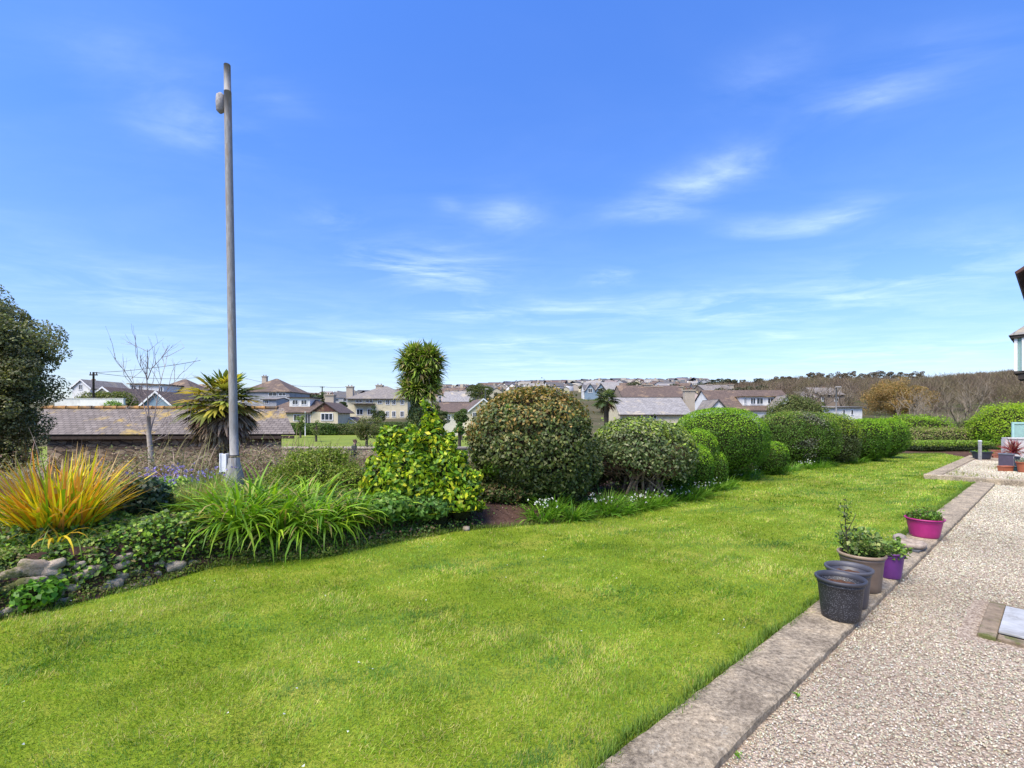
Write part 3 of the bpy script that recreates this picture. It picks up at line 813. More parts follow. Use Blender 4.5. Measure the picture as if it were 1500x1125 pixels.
V, Q_, i_ = blade_geo(np.stack([px, py, zg(px, py)], 1), rng.uniform(0, 6.28, n), rng.uniform(.1, 1.1, n), rng.uniform(.4, 1.1, n), .012, rng.uniform(.2, 1.8, n), rng, 5)
tag(mesh_np('bramble_stems', V, Q_, DRY, cols=pal([(.24, .17, .12), (.32, .25, .18), (.14, .09, .06), (.17, .17, .07)], n, rng)[i_]), 'thin dry bramble stems arching over the bank', 'ground cover', kind='stuff')
rng = np.random.default_rng(29); n = 5200
px = rng.uniform(-6.5, -.8, n); py = rng.uniform(2.6, 8.2, n); d = edge_d(px, py); k = (d > .12) & (d < 3.2) & (sn(np.stack([px, py], 1), 3, 8, 2) + rng.normal(0, .3, n) > .1); px, py = px[k], py[k]; n = len(px)
V, Q_, i_ = blade_geo(np.stack([px, py, zgi(px, py)], 1), rng.uniform(0, 6.28, n), rng.uniform(.1, 1.2, n), rng.uniform(.15, .42, n), .011, rng.uniform(.3, 2.0, n), rng, 4)
tag(mesh_np('bed_grass', V, Q_, LEAF, cols=pal([(.14, .26, .02), (.22, .34, .03), (.09, .17, .02), (.30, .27, .10), (.20, .15, .08)], n, rng)[i_]), 'tangled grass blades growing through the ivy of the bed', 'ground cover', kind='stuff')
# dry litter on the bare soil
rng = np.random.default_rng(19); n = 1500
px = rng.uniform(-1.4, 1.2, n); py = rng.uniform(6.3, 8.4, n); k = (edge_d(px, py) > .05); px, py = px[k], py[k]
V, Fi = leaf_geo(np.stack([px, py, zg(px, py) + .012], 1), np.tile([0, 0, 1.], (len(px), 1)), .022, .014, rng, .5)
tag(mesh_np('leaf_litter', V, Fi, DRY, cols=pal([(.2, .13, .09), (.34, .25, .18), (.09, .05, .04), (.12, .07, .05)], len(px), rng)), 'dry leaf litter and crumbs on the bare soil', 'litter', kind='stuff')

# grassy fringe where lawn meets bed and kerb
rng = np.random.default_rng(23); pts = []
for a_, b_ in zip(EDGE[2:17], EDGE[3:18]):
    ln = np.linalg.norm(b_ - a_); k = int(ln * 420); t_ = rng.random(k)[:, None]
    pts.append(a_ + t_ * (b_ - a_) + rng.normal(0, .04, (k, 2)))
k = 9000; s_ = -1.5 + 15.5 * rng.random(k) ** 1.5
pts.append(knmat(s_, rng.normal(-.014, .018, k) + .03 * sn(s_[:, None], 4, 3, 3)))
pts = np.concatenate(pts); n = len(pts)
V, Q_, i_ = blade_geo(np.concatenate([pts, np.zeros((n, 1))], 1), rng.uniform(0, 6.28, n), rng.uniform(.1, .9, n), rng.uniform(.04, .10, n), .005, np.full(n, .6), rng, 2, [1, .8, .1])
tag(mesh_np('grass_fringe', V, Q_, LEAF, cols=pal([(.13, .22, .02), (.18, .26, .03), (.09, .16, .02)], n, rng)[i_]), 'longer grass fringe along the lawn borders', 'grass', kind='stuff')

# ------------------------------------------------------------------ stone edging
STONE = surf('edging_stone', (.28, .215, .155), (.56, .46, .35), 7, .9, 1.0, .03, (.12, .13, .04), 4)
wall = thing('rubble_edging', 'mossy rubble stone edging below the orange clump', 'stone edging', (-3.7, 4.3, 0))
rs = random.Random(12)
px_st = [(50, 832, .16), (78, 828, .13), (48, 852, .15), (75, 868, .13), (104, 860, .10), (120, 843, .12), (55, 878, .12), (92, 880, .10), (140, 834, .10), (178, 843, .09), (200, 838, .09), (165, 855, .11), (150, 862, .10), (196, 860, .14),
         (255, 829, .15), (225, 842, .09), (30, 880, .11), (20, 858, .12), (118, 878, .10), (183, 816, .10), (132, 871, .09), (232, 826, .08), (66, 892, .10), (178, 868, .08), (8, 895, .12), (282, 824, .10), (212, 851, .09)]
for _k in range(12):
    _u = rs.uniform(-10, 300); _b = np.interp(_u, [0, 100, 210, 320], [905, 884, 857, 827]); px_st.append((_u, _b - rs.uniform(6, 62) * (1 if _u < 230 else .45), rs.uniform(.07, .13)))
for i, (u, v_, s_) in enumerate(px_st):
    # the point on the bank where that line of sight meets the bed's sloping face
    ed_u = [-100, 0, 100, 210, 320]; ed_Y = np.interp(u, [-60, 0, 100, 210, 320], [3.5, 3.77, 4.07, 4.52, 5.14]) + .03
    hgt = hz(v_, ed_Y); hgt = max(.02, hgt)
    Y = ed_Y + hgt * .28
    hgt = hz(v_, Y)
    rng = np.random.default_rng(i + 300)
    d = unit(rng.normal(size=(1, 3)))
    nu, nv = 14, 9
    th = np.linspace(0, 2 * PI, nu, endpoint=False); ph = np.linspace(.01, PI - .01, nv); T, Ph = np.meshgrid(th, ph)
    d = np.stack([np.cos(T) * np.sin(Ph), np.sin(T) * np.sin(Ph), np.cos(Ph)], -1).reshape(-1, 3)
    rad = (np.abs(d) ** 5.5).sum(1) ** (-1 / 5.5) * (1 + .18 * sn(d, 2.8, i, 3)) * .92
    asp = rs.uniform(.5, .8)
    q = d * rad[:, None] * np.array([s_ * .72, s_ * .5, s_ * asp * .6])
    an = rs.uniform(-.35, .35); ca, sa = math.cos(an), math.sin(an)
    q = np.stack([q[:, 0] * ca - q[:, 2] * sa, q[:, 1], q[:, 0] * sa + q[:, 2] * ca], 1)
    th2 = .95; q = np.stack([q[:, 0] * math.cos(th2) - q[:, 1] * math.sin(th2), q[:, 0] * math.sin(th2) + q[:, 1] * math.cos(th2), q[:, 2]], 1)
    q = q + np.array([hx(u, Y) + 3.7, Y - 4.3, hgt])
    ii = np.arange(nu * nv).reshape(nv, nu)
    Qc = np.stack([ii[:-1], ii[1:], np.roll(ii, -1, 1)[1:], np.roll(ii, -1, 1)[:-1]], -1).reshape(-1, 4)
    mesh_np('stone', q, Qc, STONE, wall, smooth=False)
mb = MB(); mb.lathe([(.001, 0), (.05, .0), (.055, .03), (.045, .055), (.001, .06)], 9); o = mb.build('loose_stone', STONE)
o.location = G(683, 777, 0); tag(o, 'small pale square stone at the corner of the bare soil', 'stone')

# ------------------------------------------------------------------ the pole
GALV = surf('galvanised_steel', (.19, .185, .175), (.33, .325, .31), 7, .7, .25, .004, (.25, .21, .17), 2.5, metal=.0, spec=.3, stretch=(6, 6, 1))
GALVD = surf('dull_band', (.05, .05, .05), (.10, .10, .10), 20, .6, .1, .002)
WHITEP = surf('white_plastic', (.60, .61, .62), (.74, .75, .76), 8, .5, .05, .002)
Yp = 7.5; bx_, by_ = hx(343, Yp), Yp
pole = thing('lamp_post', 'tall galvanised steel post standing in the bed, without a lantern', 'post', (bx_, by_, .35))
zt = hz(95, Yp) - .35; zc = hz(668, Yp) - .35
mb = MB()
ln = -.11
def px_(z): return ln * (z - zc) / (zt - zc)
mb.tube([(px_(z), 0, z) for z in np.linspace(zc, zt - .42, 14)], list(np.linspace(.062, .053, 14)), 12); mb.build('shaft', GALV, pole)
mb = MB(); mb.tube([(px_(zt - .42), 0, zt - .42), (px_(zt - .2), 0, zt - .2), (px_(zt), 0, zt)], [.050, .049, .048], 12); mb.build('top_tube', GALV, pole)
mb = MB(); mb.lathe([(.145, -.25), (.145, .28), (.14, .32), (.088, .52), (.082, .60)], 8, cap0=True, cap1=True); o = mb.build('base_housing', GALV, pole, .004)
for v_ in (667, 689):
    mb = MB(); zz_ = hz(v_, Yp) - .35; mb.tube([(px_(zz_), 0, zz_ - .008), (px_(zz_), 0, zz_ + .008)], .079 if v_ == 667 else .098, 16); mb.build('band', GALVD, pole)
mb = MB(); mb.box((-.145, -.02, hz(678, Yp) - .35), (.10, .05, .28)); mb.box((-.19, -.02, hz(678, Yp) - .35), (.02, .075, .30)); mb.box((-.10, -.02, hz(678, Yp) - .35), (.015, .075, .30)); mb.build('cable_box', WHITEP, pole, .004)
mb = MB(); zz_ = hz(150, Yp) - .35
mb.lathe([(.02, -.17), (.06, -.13), (.068, .0), (.06, .11), (.02, .15)], 14, c=(px_(zz_) - .115, 0, zz_), cap0=True, cap1=True); mb.box((px_(zz_) - .06, 0, zz_ + .05), (.08, .03, .03)); mb.box((px_(zz_) - .06, 0, zz_ - .08), (.08, .03, .03))
mb.build('photocell', surf('fuzzy_grey', (.24, .23, .22), (.42, .4, .38), 25, .9, .8, .01), pole)


# ------------------------------------------------------------------ pots
def potmat(name, c, speck=None, rough=.45):
    m, nt, b = newmat(name); v = coord(nt)
    f = noise_node(nt, v, 9, 5, .7); c0 = tuple(x * .72 for x in c)
    col = ramp(nt, f, [(.3, c0), (.7, c)])
    if speck:
        vo = nt.nodes.new('ShaderNodeTexVoronoi'); vo.inputs['Scale'].default_value = 110; L(nt, v, vo.inputs['Vector'])
        sp = ramp(nt, vo.outputs['Distance'], [(.12, (1, 1, 1)), (.34, (0, 0, 0))])
        col = mix(nt, sp, col, speck)
    L(nt, col, b.inputs['Base Color']); b.inputs['Roughness'].default_value = rough
    bump(nt, b, noise_node(nt, v, 60, 3), .15, .003)
    return m


SOILM = surf('potting_soil', (.05, .025, .018), (.16, .085, .055), 40, 1, 1.0, .01, spec=.1)


def pot(name, label, cat, s, n, rt, rb, h, mat, group=None, z=.032, rimmat=None, soil=.78, ridges=True, rim=.02, oval=1.0, fill=True):
    x, y = K(s, n); t = thing(name, label, cat, (x, y, z), math.atan2(A[1], A[0]), group)
    r = lambda f_: rb + (rt - rim - rb) * f_
    prof = [(.001, 0), (rb * .96, 0), (rb, .008)]
    for f_ in (.15, .3, .5, .7, .82): prof.append((r(f_), h * f_))
    if ridges: prof += [(r(.84) + .004, h * .84), (r(.86) + .004, h * .86), (r(.87), h * .875)]
    prof += [(r(.91), h * .91)]
    mb = MB(); mb.lathe(prof, 40); mb.lathe([(r(.91), h * .91), (r(.91) - .006, h * .90), (r(.3) - .006, h * .3)], 40)
    body = mb.build('pot_body', mat, t)
    mb = MB(); rr = rt - .004
    mb.lathe([(r(.91) - .002, h * .90), (rr - .006, h * .915), (rr, h * .94), (rr, h * .985), (rr - .006, h), (rr - .016, h * .995), (r(.9) - .008, h * .93), (r(.88) - .008, h * .88)], 40)
    mb.build('rim', rimmat or mat, t)
    if fill:
        nu = 26; V, FF = [(0, 0, h * soil + .008)], []
        rs_ = r(soil) - .004; rr_ = random.Random(int(s * 100))
        for ring in range(1, 6):
            for k in range(nu):
                an = 2 * PI * k / nu; q = rs_ * ring / 5
                V.append((q * math.cos(an), q * math.sin(an), h * soil + rr_.uniform(-.008, .008)))
        for k in range(nu): FF.append((0, 1 + k, 1 + (k + 1) % nu))
        for ring in range(4):
            for k in range(nu): FF.append((1 + ring * nu + k, 1 + (ring + 1) * nu + k, 1 + (ring + 1) * nu + (k + 1) % nu, 1 + ring * nu + (k + 1) % nu))
        mb = MB(); mb.add(V, FF); mb.build('soil', SOILM, t)
    return t


def potplant(t, h0, stems, hgt, spread, leafs, size, cols, seed, aspect=.6, lower=0.1):
    rng = np.random.default_rng(seed); mb = MB(); P_, N_ = [], []
    for k in range(stems):
        a = rng.uniform(0, 6.28); e = rng.uniform(.2, 1); top = np.array([spread * e * math.cos(a), spread * e * math.sin(a), h0 + hgt * rng.uniform(.55, 1) * (1.15 - .45 * e)])
        b0 = np.array([.04 * math.cos(a), .04 * math.sin(a), h0 - .02]); mid = (b0 + top) / 2 + np.array([spread * .2 * math.cos(a), spread * .2 * math.sin(a), .02])
        mb.tube([b0, mid, top], [.005, .004, .002], 5)
        for j in range(leafs):
            f_ = lower + (1 - lower) * rng.random(); q = (1 - f_) ** 2 * b0 + 2 * f_ * (1 - f_) * mid + f_ ** 2 * top
            P_.append(q + rng.normal(0, size * .5, 3)); N_.append([0, 0, 1])
    mb.build('stem', surf('green_stem', (.08, .10, .03), (.14, .15, .05), 20, .8, 0), t)
    V, Fi = leaf_geo(np.array(P_), np.array(N_, float), size, size * aspect, rng, .7)
    mesh_np('foliage', V, Fi, GLOSSY, t, pal(cols, len(P_), rng, .18))


PG = 'plant pots standing on the kerb'
BLK = potmat('black_plastic', (.022, .022, .026), (.20, .20, .22), .55)
DGR = potmat('slate_plastic', (.055, .055, .07), None, .45)
BRN = potmat('brown_plastic', (.15, .11, .085), None, .5)
PUR = potmat('purple_plastic', (.13, .03, .19), None, .45)
MAG = potmat('magenta_plastic', (.40, .02, .17), None, .45)
pot('plant_pot', 'speckled black pot with bare soil, nearest on the kerb', 'plant pot', 2.66, .235, .178, .128, .315, BLK, PG, rimmat=potmat('black_rim', (.045, .045, .055), None, .5))
pot('plant_pot', 'dark slate grey pot with bare soil right behind the black one', 'plant pot', 3.02, .20, .178, .13, .312, DGR, PG, rimmat=potmat('grey_rim', (.075, .075, .09), None, .55))
t = pot('plant_pot', 'brown pot holding the tallest leafy shrub', 'plant pot', 3.54, .17, .192, .145, .33, BRN, PG, rimmat=potmat('tan_rim', (.30, .22, .15), None, .5))
potplant(t, .27, 30, .28, .24, 40, .042, [(.12, .20, .04), (.18, .27, .06), (.07, .12, .03), (.28, .33, .10)], 5, .72)
rng = np.random.default_rng(3)
mb = MB(); mb.tube([(-.08, .07, .26), (-.11, .09, .5), (-.13, .10, .76)], [.007, .005, .003], 6); mb.tube([(-.11, .09, .5), (-.07, .04, .64), (-.05, .03, .68)], [.004, .003, .002], 5); mb.tube([(-.115, .09, .45), (-.17, .11, .55), (-.19, .12, .62)], [.004, .003, .002], 5); mb.build('tall_stem', BARKD, t)
f_ = rng.random((130, 1)); q = np.array([[-.08, .07, .3]]) * (1 - f_) + np.array([[-.13, .10, .78]]) * f_ + rng.normal(0, .028, (130, 3))
V, Fi = leaf_geo(q, np.tile([0, 0, 1.], (130, 1)), .035, .022, rng, .8); mesh_np('tall_shoot_leaves', V, Fi, GLOSSY, t, pal([(.09, .12, .04), (.13, .19, .05)], 130, rng))
t = pot('plant_pot', 'small purple pot with a leafy plant, tucked beside the brown pot', 'plant pot', 4.12, .265, .14, .09, .255, PUR, PG)
potplant(t, .2, 18, .19, .17, 30, .042, [(.16, .27, .04), (.22, .33, .06), (.1, .18, .03)], 6, .7)
t = pot('plant_pot', 'wide magenta pot with low green plant, farthest on the kerb', 'plant pot', 6.45, .19, .215, .15, .245, MAG, PG)
potplant(t, .19, 44, .17, .22, 36, .034, [(.10, .22, .02), (.16, .3, .03), (.07, .15, .02), (.12, .10, .04)], 7, .6)
# stone dish on a slate
x, y = K(5.55, .19)
t = thing('stone_dish', 'round weathered stone dish on a dark slab between the purple and magenta pots', 'dish', (x, y, .033), .6)
mb = MB(); mb.box((0, 0, .012), (.30, .24, .022)); mb.build('base_slab', surf('wet_slate', (.07, .075, .08), (.15, .15, .16), 9, .7, .3), t, .004)
mb = MB(); mb.lathe([(.001, .024), (.13, .024), (.152, .045), (.155, .075), (.14, .088), (.125, .082), (.11, .06), (.001, .055)], 30); mb.build('bowl', surf('dish_stone', (.16, .12, .09), (.42, .35, .28), 16, .9, .8, .006), t)
x, y = K(5.95, .02); mb = MB(); mb.lathe([(.001, -.01), (.05, -.01), (.065, .03), (.055, .065), (.02, .085), (.001, .086)], 12); o = mb.build('loose_stone', surf('round_cobble', (.2, .17, .15), (.36, .31, .27), 14, .9, .5)); o.location = (x, y, .03); o.scale = (1.2, .9, 1)
tag(o, 'rounded grey cobble left of the stone dish', 'stone')

# drain cover
x, y = K(3.62, 1.36)
t = thing('drain_cover', 'grey metal access cover in a concrete surround on the gravel', 'drain cover', (x, y, -.02), math.atan2(A[1], A[0]))
mb = MB(); W_ = .10; LX, LY = .78, .66
for c_, d_ in (((0, LY / 2 + W_ / 2 - .03, .004), (LX + .15, W_, .05)), ((0, -LY / 2 - W_ / 2 + .03, .004), (LX + .15, W_, .05)), ((-LX / 2 - W_ / 2 + .03, 0, .003), (W_, LY - .07, .048)), ((LX / 2 + W_ / 2 - .03, 0, .003), (W_, LY - .07, .048))): mb.box(c_, d_)
mb.build('surround', surf('mossy_concrete', (.16, .12, .08), (.36, .28, .19), 12, .95, 1.0, .015, (.12, .13, .04), 5), t, .008)
PL = surf('zinc_plate', (.30, .31, .31), (.42, .43, .43), 9, .85, .3, .003, (.26, .26, .25), 3)
mb = MB(); mb.box((0, 0, .038), (LX - .07, LY - .07, .016)); mb.build('cover_plate', PL, t, .003)
mb = MB()
for i in range(5):
    for j in range(3): mb.box((-.18 + i * .08, -.12 + j * .12, .0475), (.012, .055, .003), rz=.3 * (-1) ** j)
mb.build('tread_mark', surf('tread', (.22, .24, .27), (.3, .32, .35), 8, .5, 0), t)
mb = MB(); mb.box((-.29, 0, .0475), (.02, .12, .004)); mb.build('lift_slot', GALVD, t)

# sprigs in the kerb joint
for k, (s, n_, l_) in enumerate([(.06, .36, 'weed tuft at the bottom edge in the kerb joint'), (.55, .37, 'small weed in the joint beside the near kerb end'), (1.3, .38, 'tiny weed in the gravel joint below the black pot')]):
    x, y = K(s, n_)
    rng = np.random.default_rng(k); m_ = 26
    V, Fi = leaf_geo(rng.normal(0, .012, (m_, 3)) + [0, 0, .02], np.tile([0, 0, 1.], (m_, 1)), .022, .016, rng, .6)
    V = V * .7
    o = mesh_np('weed', V, Fi, LEAF, cols=pal([(.12, .26, .02), (.17, .32, .03)], m_, rng)); o.location = (x, y, -.01); tag(o, l_, 'weed', 'weeds in the kerb joint')

# weeds on the far patio
rng = np.random.default_rng(77); n = 4200
s_ = rng.uniform(14.6, 20, n); n_ = rng.uniform(-.6, 3.2, n); q = knmat(s_, n_); mm = sn(q, 1.9, 4, 3) + rng.normal(0, .15, n); k = mm > .35; q = q[k]; n = len(q)
V, Q_, i_ = blade_geo(np.concatenate([q, np.full((n, 1), .085)], 1), rng.uniform(0, 6.28, n), rng.uniform(.2, 1.1, n), rng.uniform(.05, .12, n), .012, np.full(n, .7), rng, 2, [1, .8, .2])
tag(mesh_np('patio_weeds', V, Q_, LEAF, cols=pal([(.2, .26, .05), (.28, .29, .08), (.34, .30, .12)], n, rng)[i_]), 'dry yellowish weeds growing through the patio gravel', 'weeds', kind='stuff')
n = 1500; s_ = rng.normal(13.6, .35, n); n_ = rng.uniform(.9, 2.2, n); q = knmat(s_, n_)
V, Q_, i_ = blade_geo(np.concatenate([q, np.full((n, 1), -.02)], 1), rng.uniform(0, 6.28, n), rng.uniform(.2, 1.1, n), rng.uniform(.06, .13, n), .014, np.full(n, .7), rng, 2, [1, .8, .2])
tag(mesh_np('path_weeds', V, Q_, LEAF, cols=pal([(.16, .28, .03), (.22, .32, .05)], n, rng)[i_]), 'green weed patch where the gravel meets the patio', 'weeds', kind='stuff')

# ---- things on the far patio
NAVY = potmat('navy_plastic', (.03, .04, .07), None, .5); TERRA = potmat('terracotta', (.42, .13, .06), None, .8); TEAL = potmat('teal_glaze', (.03, .10, .12), None, .35)


def free_pot(name, label, u, Y, rt, rb, h, mat, z=.088, **kw):
    x = hx(u, Y); t = pot(name, label, 'plant pot', 0, 0, rt, rb, h, mat, z=z, **kw); t.location = (x, Y, z); return t


t = free_pot('plant_pot', 'wide dark navy tub at the far end of the patio', 1438, 17.0, .30, .22, .27, NAVY)
rng = np.random.default_rng(9); V, Fi = leaf_geo(np.stack([rng.normal(0, .12, 300), rng.normal(0, .12, 300), rng.uniform(.2, .31, 300)], 1), np.tile([0, 0, 1.], (300, 1)), .05, .03, rng, .6); mesh_np('foliage', V, Fi, LEAF, t, pal([(.16, .3, .03)], 300, rng))
o_ = thing('post', 'short grey wooden post in front of the navy tub', 'post', (hx(1435.5, 16.55), 16.55, .085))
mb = MB(); mb.box((0, 0, .33), (.07, .07, .66)); mb.build('shaft', surf('grey_wood', (.22, .22, .22), (.36, .36, .35), 10, .8, .3), o_, .005); mb = MB(); mb.box((0, 0, .67), (.085, .085, .03), taper=.6); mb.build('cap', WHITEP, o_)
o_ = thing('storage_box', 'dark plum storage box with a pale label beside the red cordyline', 'box', (hx(1474, 13.9), 13.9, .088), .7)
mb = MB(); mb.box((0, 0, .20), (.32, .30, .40)); mb.build('box_body', potmat('plum_plastic', (.07, .055, .085), None, .5), o_, .008)
mb = MB(); mb.box((0, 0, .418), (.35, .33, .03)); mb.build('lid', potmat('lid_plastic', (.10, .11, .13), None, .5), o_, .006)
mb = MB(); mb.box((-.03, -.152, .33), (.08, .004, .05)); mb.build('sticker', WHITEP, o_)
o_ = thing('planter_trough', 'small terracotta trough at the foot of the plum box', 'planter', (hx(1473, 13.2), 13.2, .088), .15)
mb = MB(); mb.box((0, 0, .065), (.30, .15, .13), taper=1.12); mb.build('trough', TERRA, o_, .006); mb = MB(); mb.box((0, 0, .135), (.35, .19, .022)); mb.build('rim', TERRA, o_, .004)
free_pot('plant_pot', 'small teal glazed pot next to the terracotta trough', 1487, 13.25, .085, .07, .13, TEAL)
t = free_pot('plant_pot', 'terracotta pot with grey succulent at the right frame edge', 1502, 12.9, .2, .14, .28, TERRA)
potplant(t, .24, 16, .2, .2, 26, .05, [(.18, .24, .14), (.25, .3, .2), (.30, .25, .2)], 12, .4)
t = free_pot('plant_pot', 'dark pot holding the crimson cordyline', 1484, 14.5, .17, .13, .3, NAVY)
rng = np.random.default_rng(10); n = 150
V, Q_, i_ = blade_geo(np.tile([0, 0, .42], (n, 1)) + rng.normal(0, .03, (n, 3)), rng.uniform(0, 6.28, n), rng.uniform(.0, 1.7, n), rng.uniform(.32, .5, n), .032, rng.uniform(.1, .9, n), rng, 4)
mesh_np('foliage', V, Q_, GLOSSY, t, pal([(.22, .03, .04), (.32, .06, .07), (.14, .02, .03), (.42, .22, .16)], n, rng, .15)[i_])
mb = MB(); mb.tube([(0, 0, .25), (0, 0, .45)], .03, 8); mb.build('stem', BARKD, t)
# glass screen, rendered steps, brick wall
GLASSG = bpy.data.materials.new('pale_glass'); GLASSG.use_nodes = True; b = GLASSG.node_tree.nodes['Principled BSDF']; b.inputs['Base Color'].default_value = (.45, .66, .62, 1); b.inputs['Roughness'].default_value = .12; b.inputs['Transmission Weight'].default_value = .45; b.inputs['IOR'].default_value = 1.1
o_ = thing('glass_screen', 'pale aqua framed glass screen beside the yellow green bush', 'screen', (hx(1482, 16.8), 16.8, .085), -.35)
zt_ = hz(621, 16.8) - .085; AQ = surf('aqua_frame', (.30, .50, .46), (.40, .60, .56), 6, .5, .05)
mb = MB(); mb.box((.03, 0, zt_ / 2), (.06, .06, zt_)); mb.box((1.9, 0, zt_ / 2), (.06, .06, zt_)); mb.box((.965, 0, zt_ + .031), (1.93, .062, .06)); mb.build('frame', AQ, o_, .004)
mb = MB(); mb.box((.965, 0, zt_ * .5 + .04), (1.8, .012, zt_ - .1)); mb.build('pane', GLASSG, o_)
REND = surf('rendered_wall', (.42, .41, .40), (.56, .55, .53), 5, .9, .3, .006, (.35, .33, .30), 1.2)
o_ = thing('garden_wall', 'stepped pale rendered wall behind the red cordyline', 'wall', (hx(1473, 15.8), 15.8, .085), -.25)
mb = MB(); mb.prism([(0, 0), (2.6, 0), (2.6, .2), (0, .2)], 0, hz(641, 15.8) - .085 - .06); mb.build('wall_body', REND, o_, .004)
mb = MB(); mb.box((.42, .1, hz(641, 15.8) - .11), (.78, .26, .05)); mb.box((1.9, .1, hz(635, 15.8) - .06), (2.1, .24, .22)); mb.build('coping', REND, o_, .006)
BRICK = surf('red_brick', (.20, .07, .05), (.34, .14, .10), 25, .9, .5, .01)
o_ = thing('brick_wall', 'low red brick wall between the post and the rendered wall', 'wall', (hx(1449, 17.6), 17.6, .0), -.3)
mb = MB()
for j in range(5):
    for i in range(5): mb.box((.1 + i * .215 + (.1 if j % 2 else 0), 0, .04 + j * .075), (.205, .1, .065))
mb.build('brick_course', BRICK, o_, .004)

# ------------------------------------------------------------------ trees
def tree_branches(segs, name, mat, parent, n=6):
    mb = MB()
    for pts, r in segs: mb.tube(pts, r, n)
    return mb.build(name, mat, parent)


def grow(p, d, ln, r, depth, out, rnd, bend=.25, up=.1, split=(2, 3), shrink=.68):
    pts = [p]; q = p.copy(); dd = d.copy(); k = 4
    for i in range(k):
        dd = (dd + Vector((rnd.gauss(0, bend), rnd.gauss(0, bend), rnd.gauss(0, bend) + up)) * .5).normalized()
        q = q + dd * ln / k; pts.append(q.copy())
    out.append((pts, [r * (1 - .45 * i / k) for i in range(k + 1)]))
    if depth > 0:
        for j in range(rnd.randint(*split)):
            f_ = rnd.choice([2, 3, 4]); nd = (dd + Vector((rnd.gauss(0, .65), rnd.gauss(0, .65), rnd.gauss(.15, .35)))).normalized()
            grow(pts[f_], nd, ln * shrink * rnd.uniform(.75, 1.2), r * .5, depth - 1, out, rnd, bend, up, split, shrink)


# bare sapling in front of the barn
x, y, g = base(222, 0, 10.4)
t = thing('bare_tree', 'slender leafless tree rising in front of the slate barn roof', 'tree', (x, y, g))
def lp(u, v_, dy=0.0): q = P(u, v_, 10.4 + dy); return Vector((q[0] - x, q[1] - y, q[2] - g))
segs = [([lp(222, 695), lp(221, 665), lp(218, 635), lp(218, 610)], [.066, .054, .044, .034])]
mainb = [([(218, 612), (216, 580), (215, 553), (216, 530), (216, 512)], .045), ([(216, 556), (222, 540), (236, 525), (249, 505)], .03), ([(208, 584), (195, 563), (182, 543), (166, 522)], .034), ([(218, 618), (209, 588), (207, 583)], .045),
         ([(219, 638), (226, 610), (232, 575), (238, 548), (242, 535)], .04), ([(230, 590), (246, 570), (262, 552)], .022), ([(215, 552), (205, 535), (199, 520)], .022), ([(221, 648), (240, 640), (268, 625), (290, 612)], .022), ([(219, 636), (232, 628), (244, 618)], .016),
         ([(220, 640), (205, 632), (192, 618), (184, 600)], .022)]
rnd = random.Random(3)
for k, (pp, r) in enumerate(mainb):
    dy = rnd.uniform(-.8, .8); pts = [lp(a_, b_, dy * i / len(pp)) for i, (a_, b_) in enumerate(pp)]
    segs.append((pts, [r * .34 * (1 - .7 * i / (len(pp) - 1)) for i in range(len(pp))]))
    for i in range(1, len(pts)):
        for _ in range(2):
            d_ = (pts[i] - pts[i - 1]).normalized() + Vector((rnd.gauss(0, .6), rnd.gauss(0, .6), rnd.gauss(.3, .3)))
            grow(pts[i].lerp(pts[i - 1], rnd.random()), d_.normalized(), rnd.uniform(.25, .5), .0055, 1, segs, rnd, .2, .2, (1, 3), .7)
PB_ = surf('pale_trunk', (.26, .22, .17), (.46, .40, .32), 12, .9, .4); tree_branches(segs[:1], 'trunk', PB_, t, 10); tree_branches(segs[1:], 'branch', surf('pale_bark', (.24, .18, .15), (.40, .33, .27), 18, .9, .3), t, 5)


# leafy tree of many clumps
def leafy_tree(name, label, loc, crown, N_, size, cols, seed, trunk_h, clumps=60, group=None, aspect=.55, cat='tree', trunk_r=.18, core=True, mat=None, jit=.8, top=None, sq=.42):
    """crown = (cx,cy,cz,rx,ry,rz) relative to loc"""
    rng = np.random.default_rng(seed); t = thing(name, label, cat, loc, 0, group)
    cx, cy, cz, rx, ry, rz_ = crown
    d = unit(rng.normal(size=(clumps, 3))); rad = rng.uniform(.5, .95, clumps) * (1 + .08 * rng.normal(size=clumps))
    cc = d * rad[:, None] * [rx, ry, rz_] + [cx, cy, cz]
    cr = sq * min(rx, rz_) * rng.uniform(.55, 1.1, clumps)
    parts = []
    per = N_ // clumps
    for k in range(clumps):
        dd = unit(rng.normal(size=(per, 3))); rr = cr[k] * (1 - np.abs(rng.normal(0, .18, per)))
        q = cc[k] + dd * rr[:, None] * [1.1, 1.1, .75]
        V, Fi = leaf_geo(q, dd + [0, 0, .4], size, size * aspect, rng, jit, .2)
        c = pal(cols, per, rng, .18) * rng.uniform(.8, 1.25)
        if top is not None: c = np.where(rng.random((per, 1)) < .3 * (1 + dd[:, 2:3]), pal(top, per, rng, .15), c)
        parts.append((V, Fi, c))
    V, Fi, c = join(parts); mesh_np('crown', V, Fi, mat or LEAF, t, c)
    segs = [([Vector((0, 0, -.3)), Vector((cx * .3, cy * .3, trunk_h * .6)), Vector((cx * .7, cy * .7, trunk_h))], [trunk_r, trunk_r * .8, trunk_r * .65])]
    rnd = random.Random(seed)
    for k in range(0, clumps, max(1, clumps // 14)):
        e = Vector(cc[k]); s_ = Vector((cx * .7, cy * .7, trunk_h)); segs.append(([s_, s_.lerp(e, .5) + Vector((0, 0, -.05 * rz_)), e], [trunk_r * .4, trunk_r * .25, trunk_r * .08]))
    tree_branches(segs, 'trunk', BARKD, t, 7)
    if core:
        o = core_mesh('shade_core', (rx, ry, rz_), seed, INNER, t, 2, .1, 2, 0, .62); o.location = (cx, cy, cz)  # added solid core darkening the inside of the crown
    return t


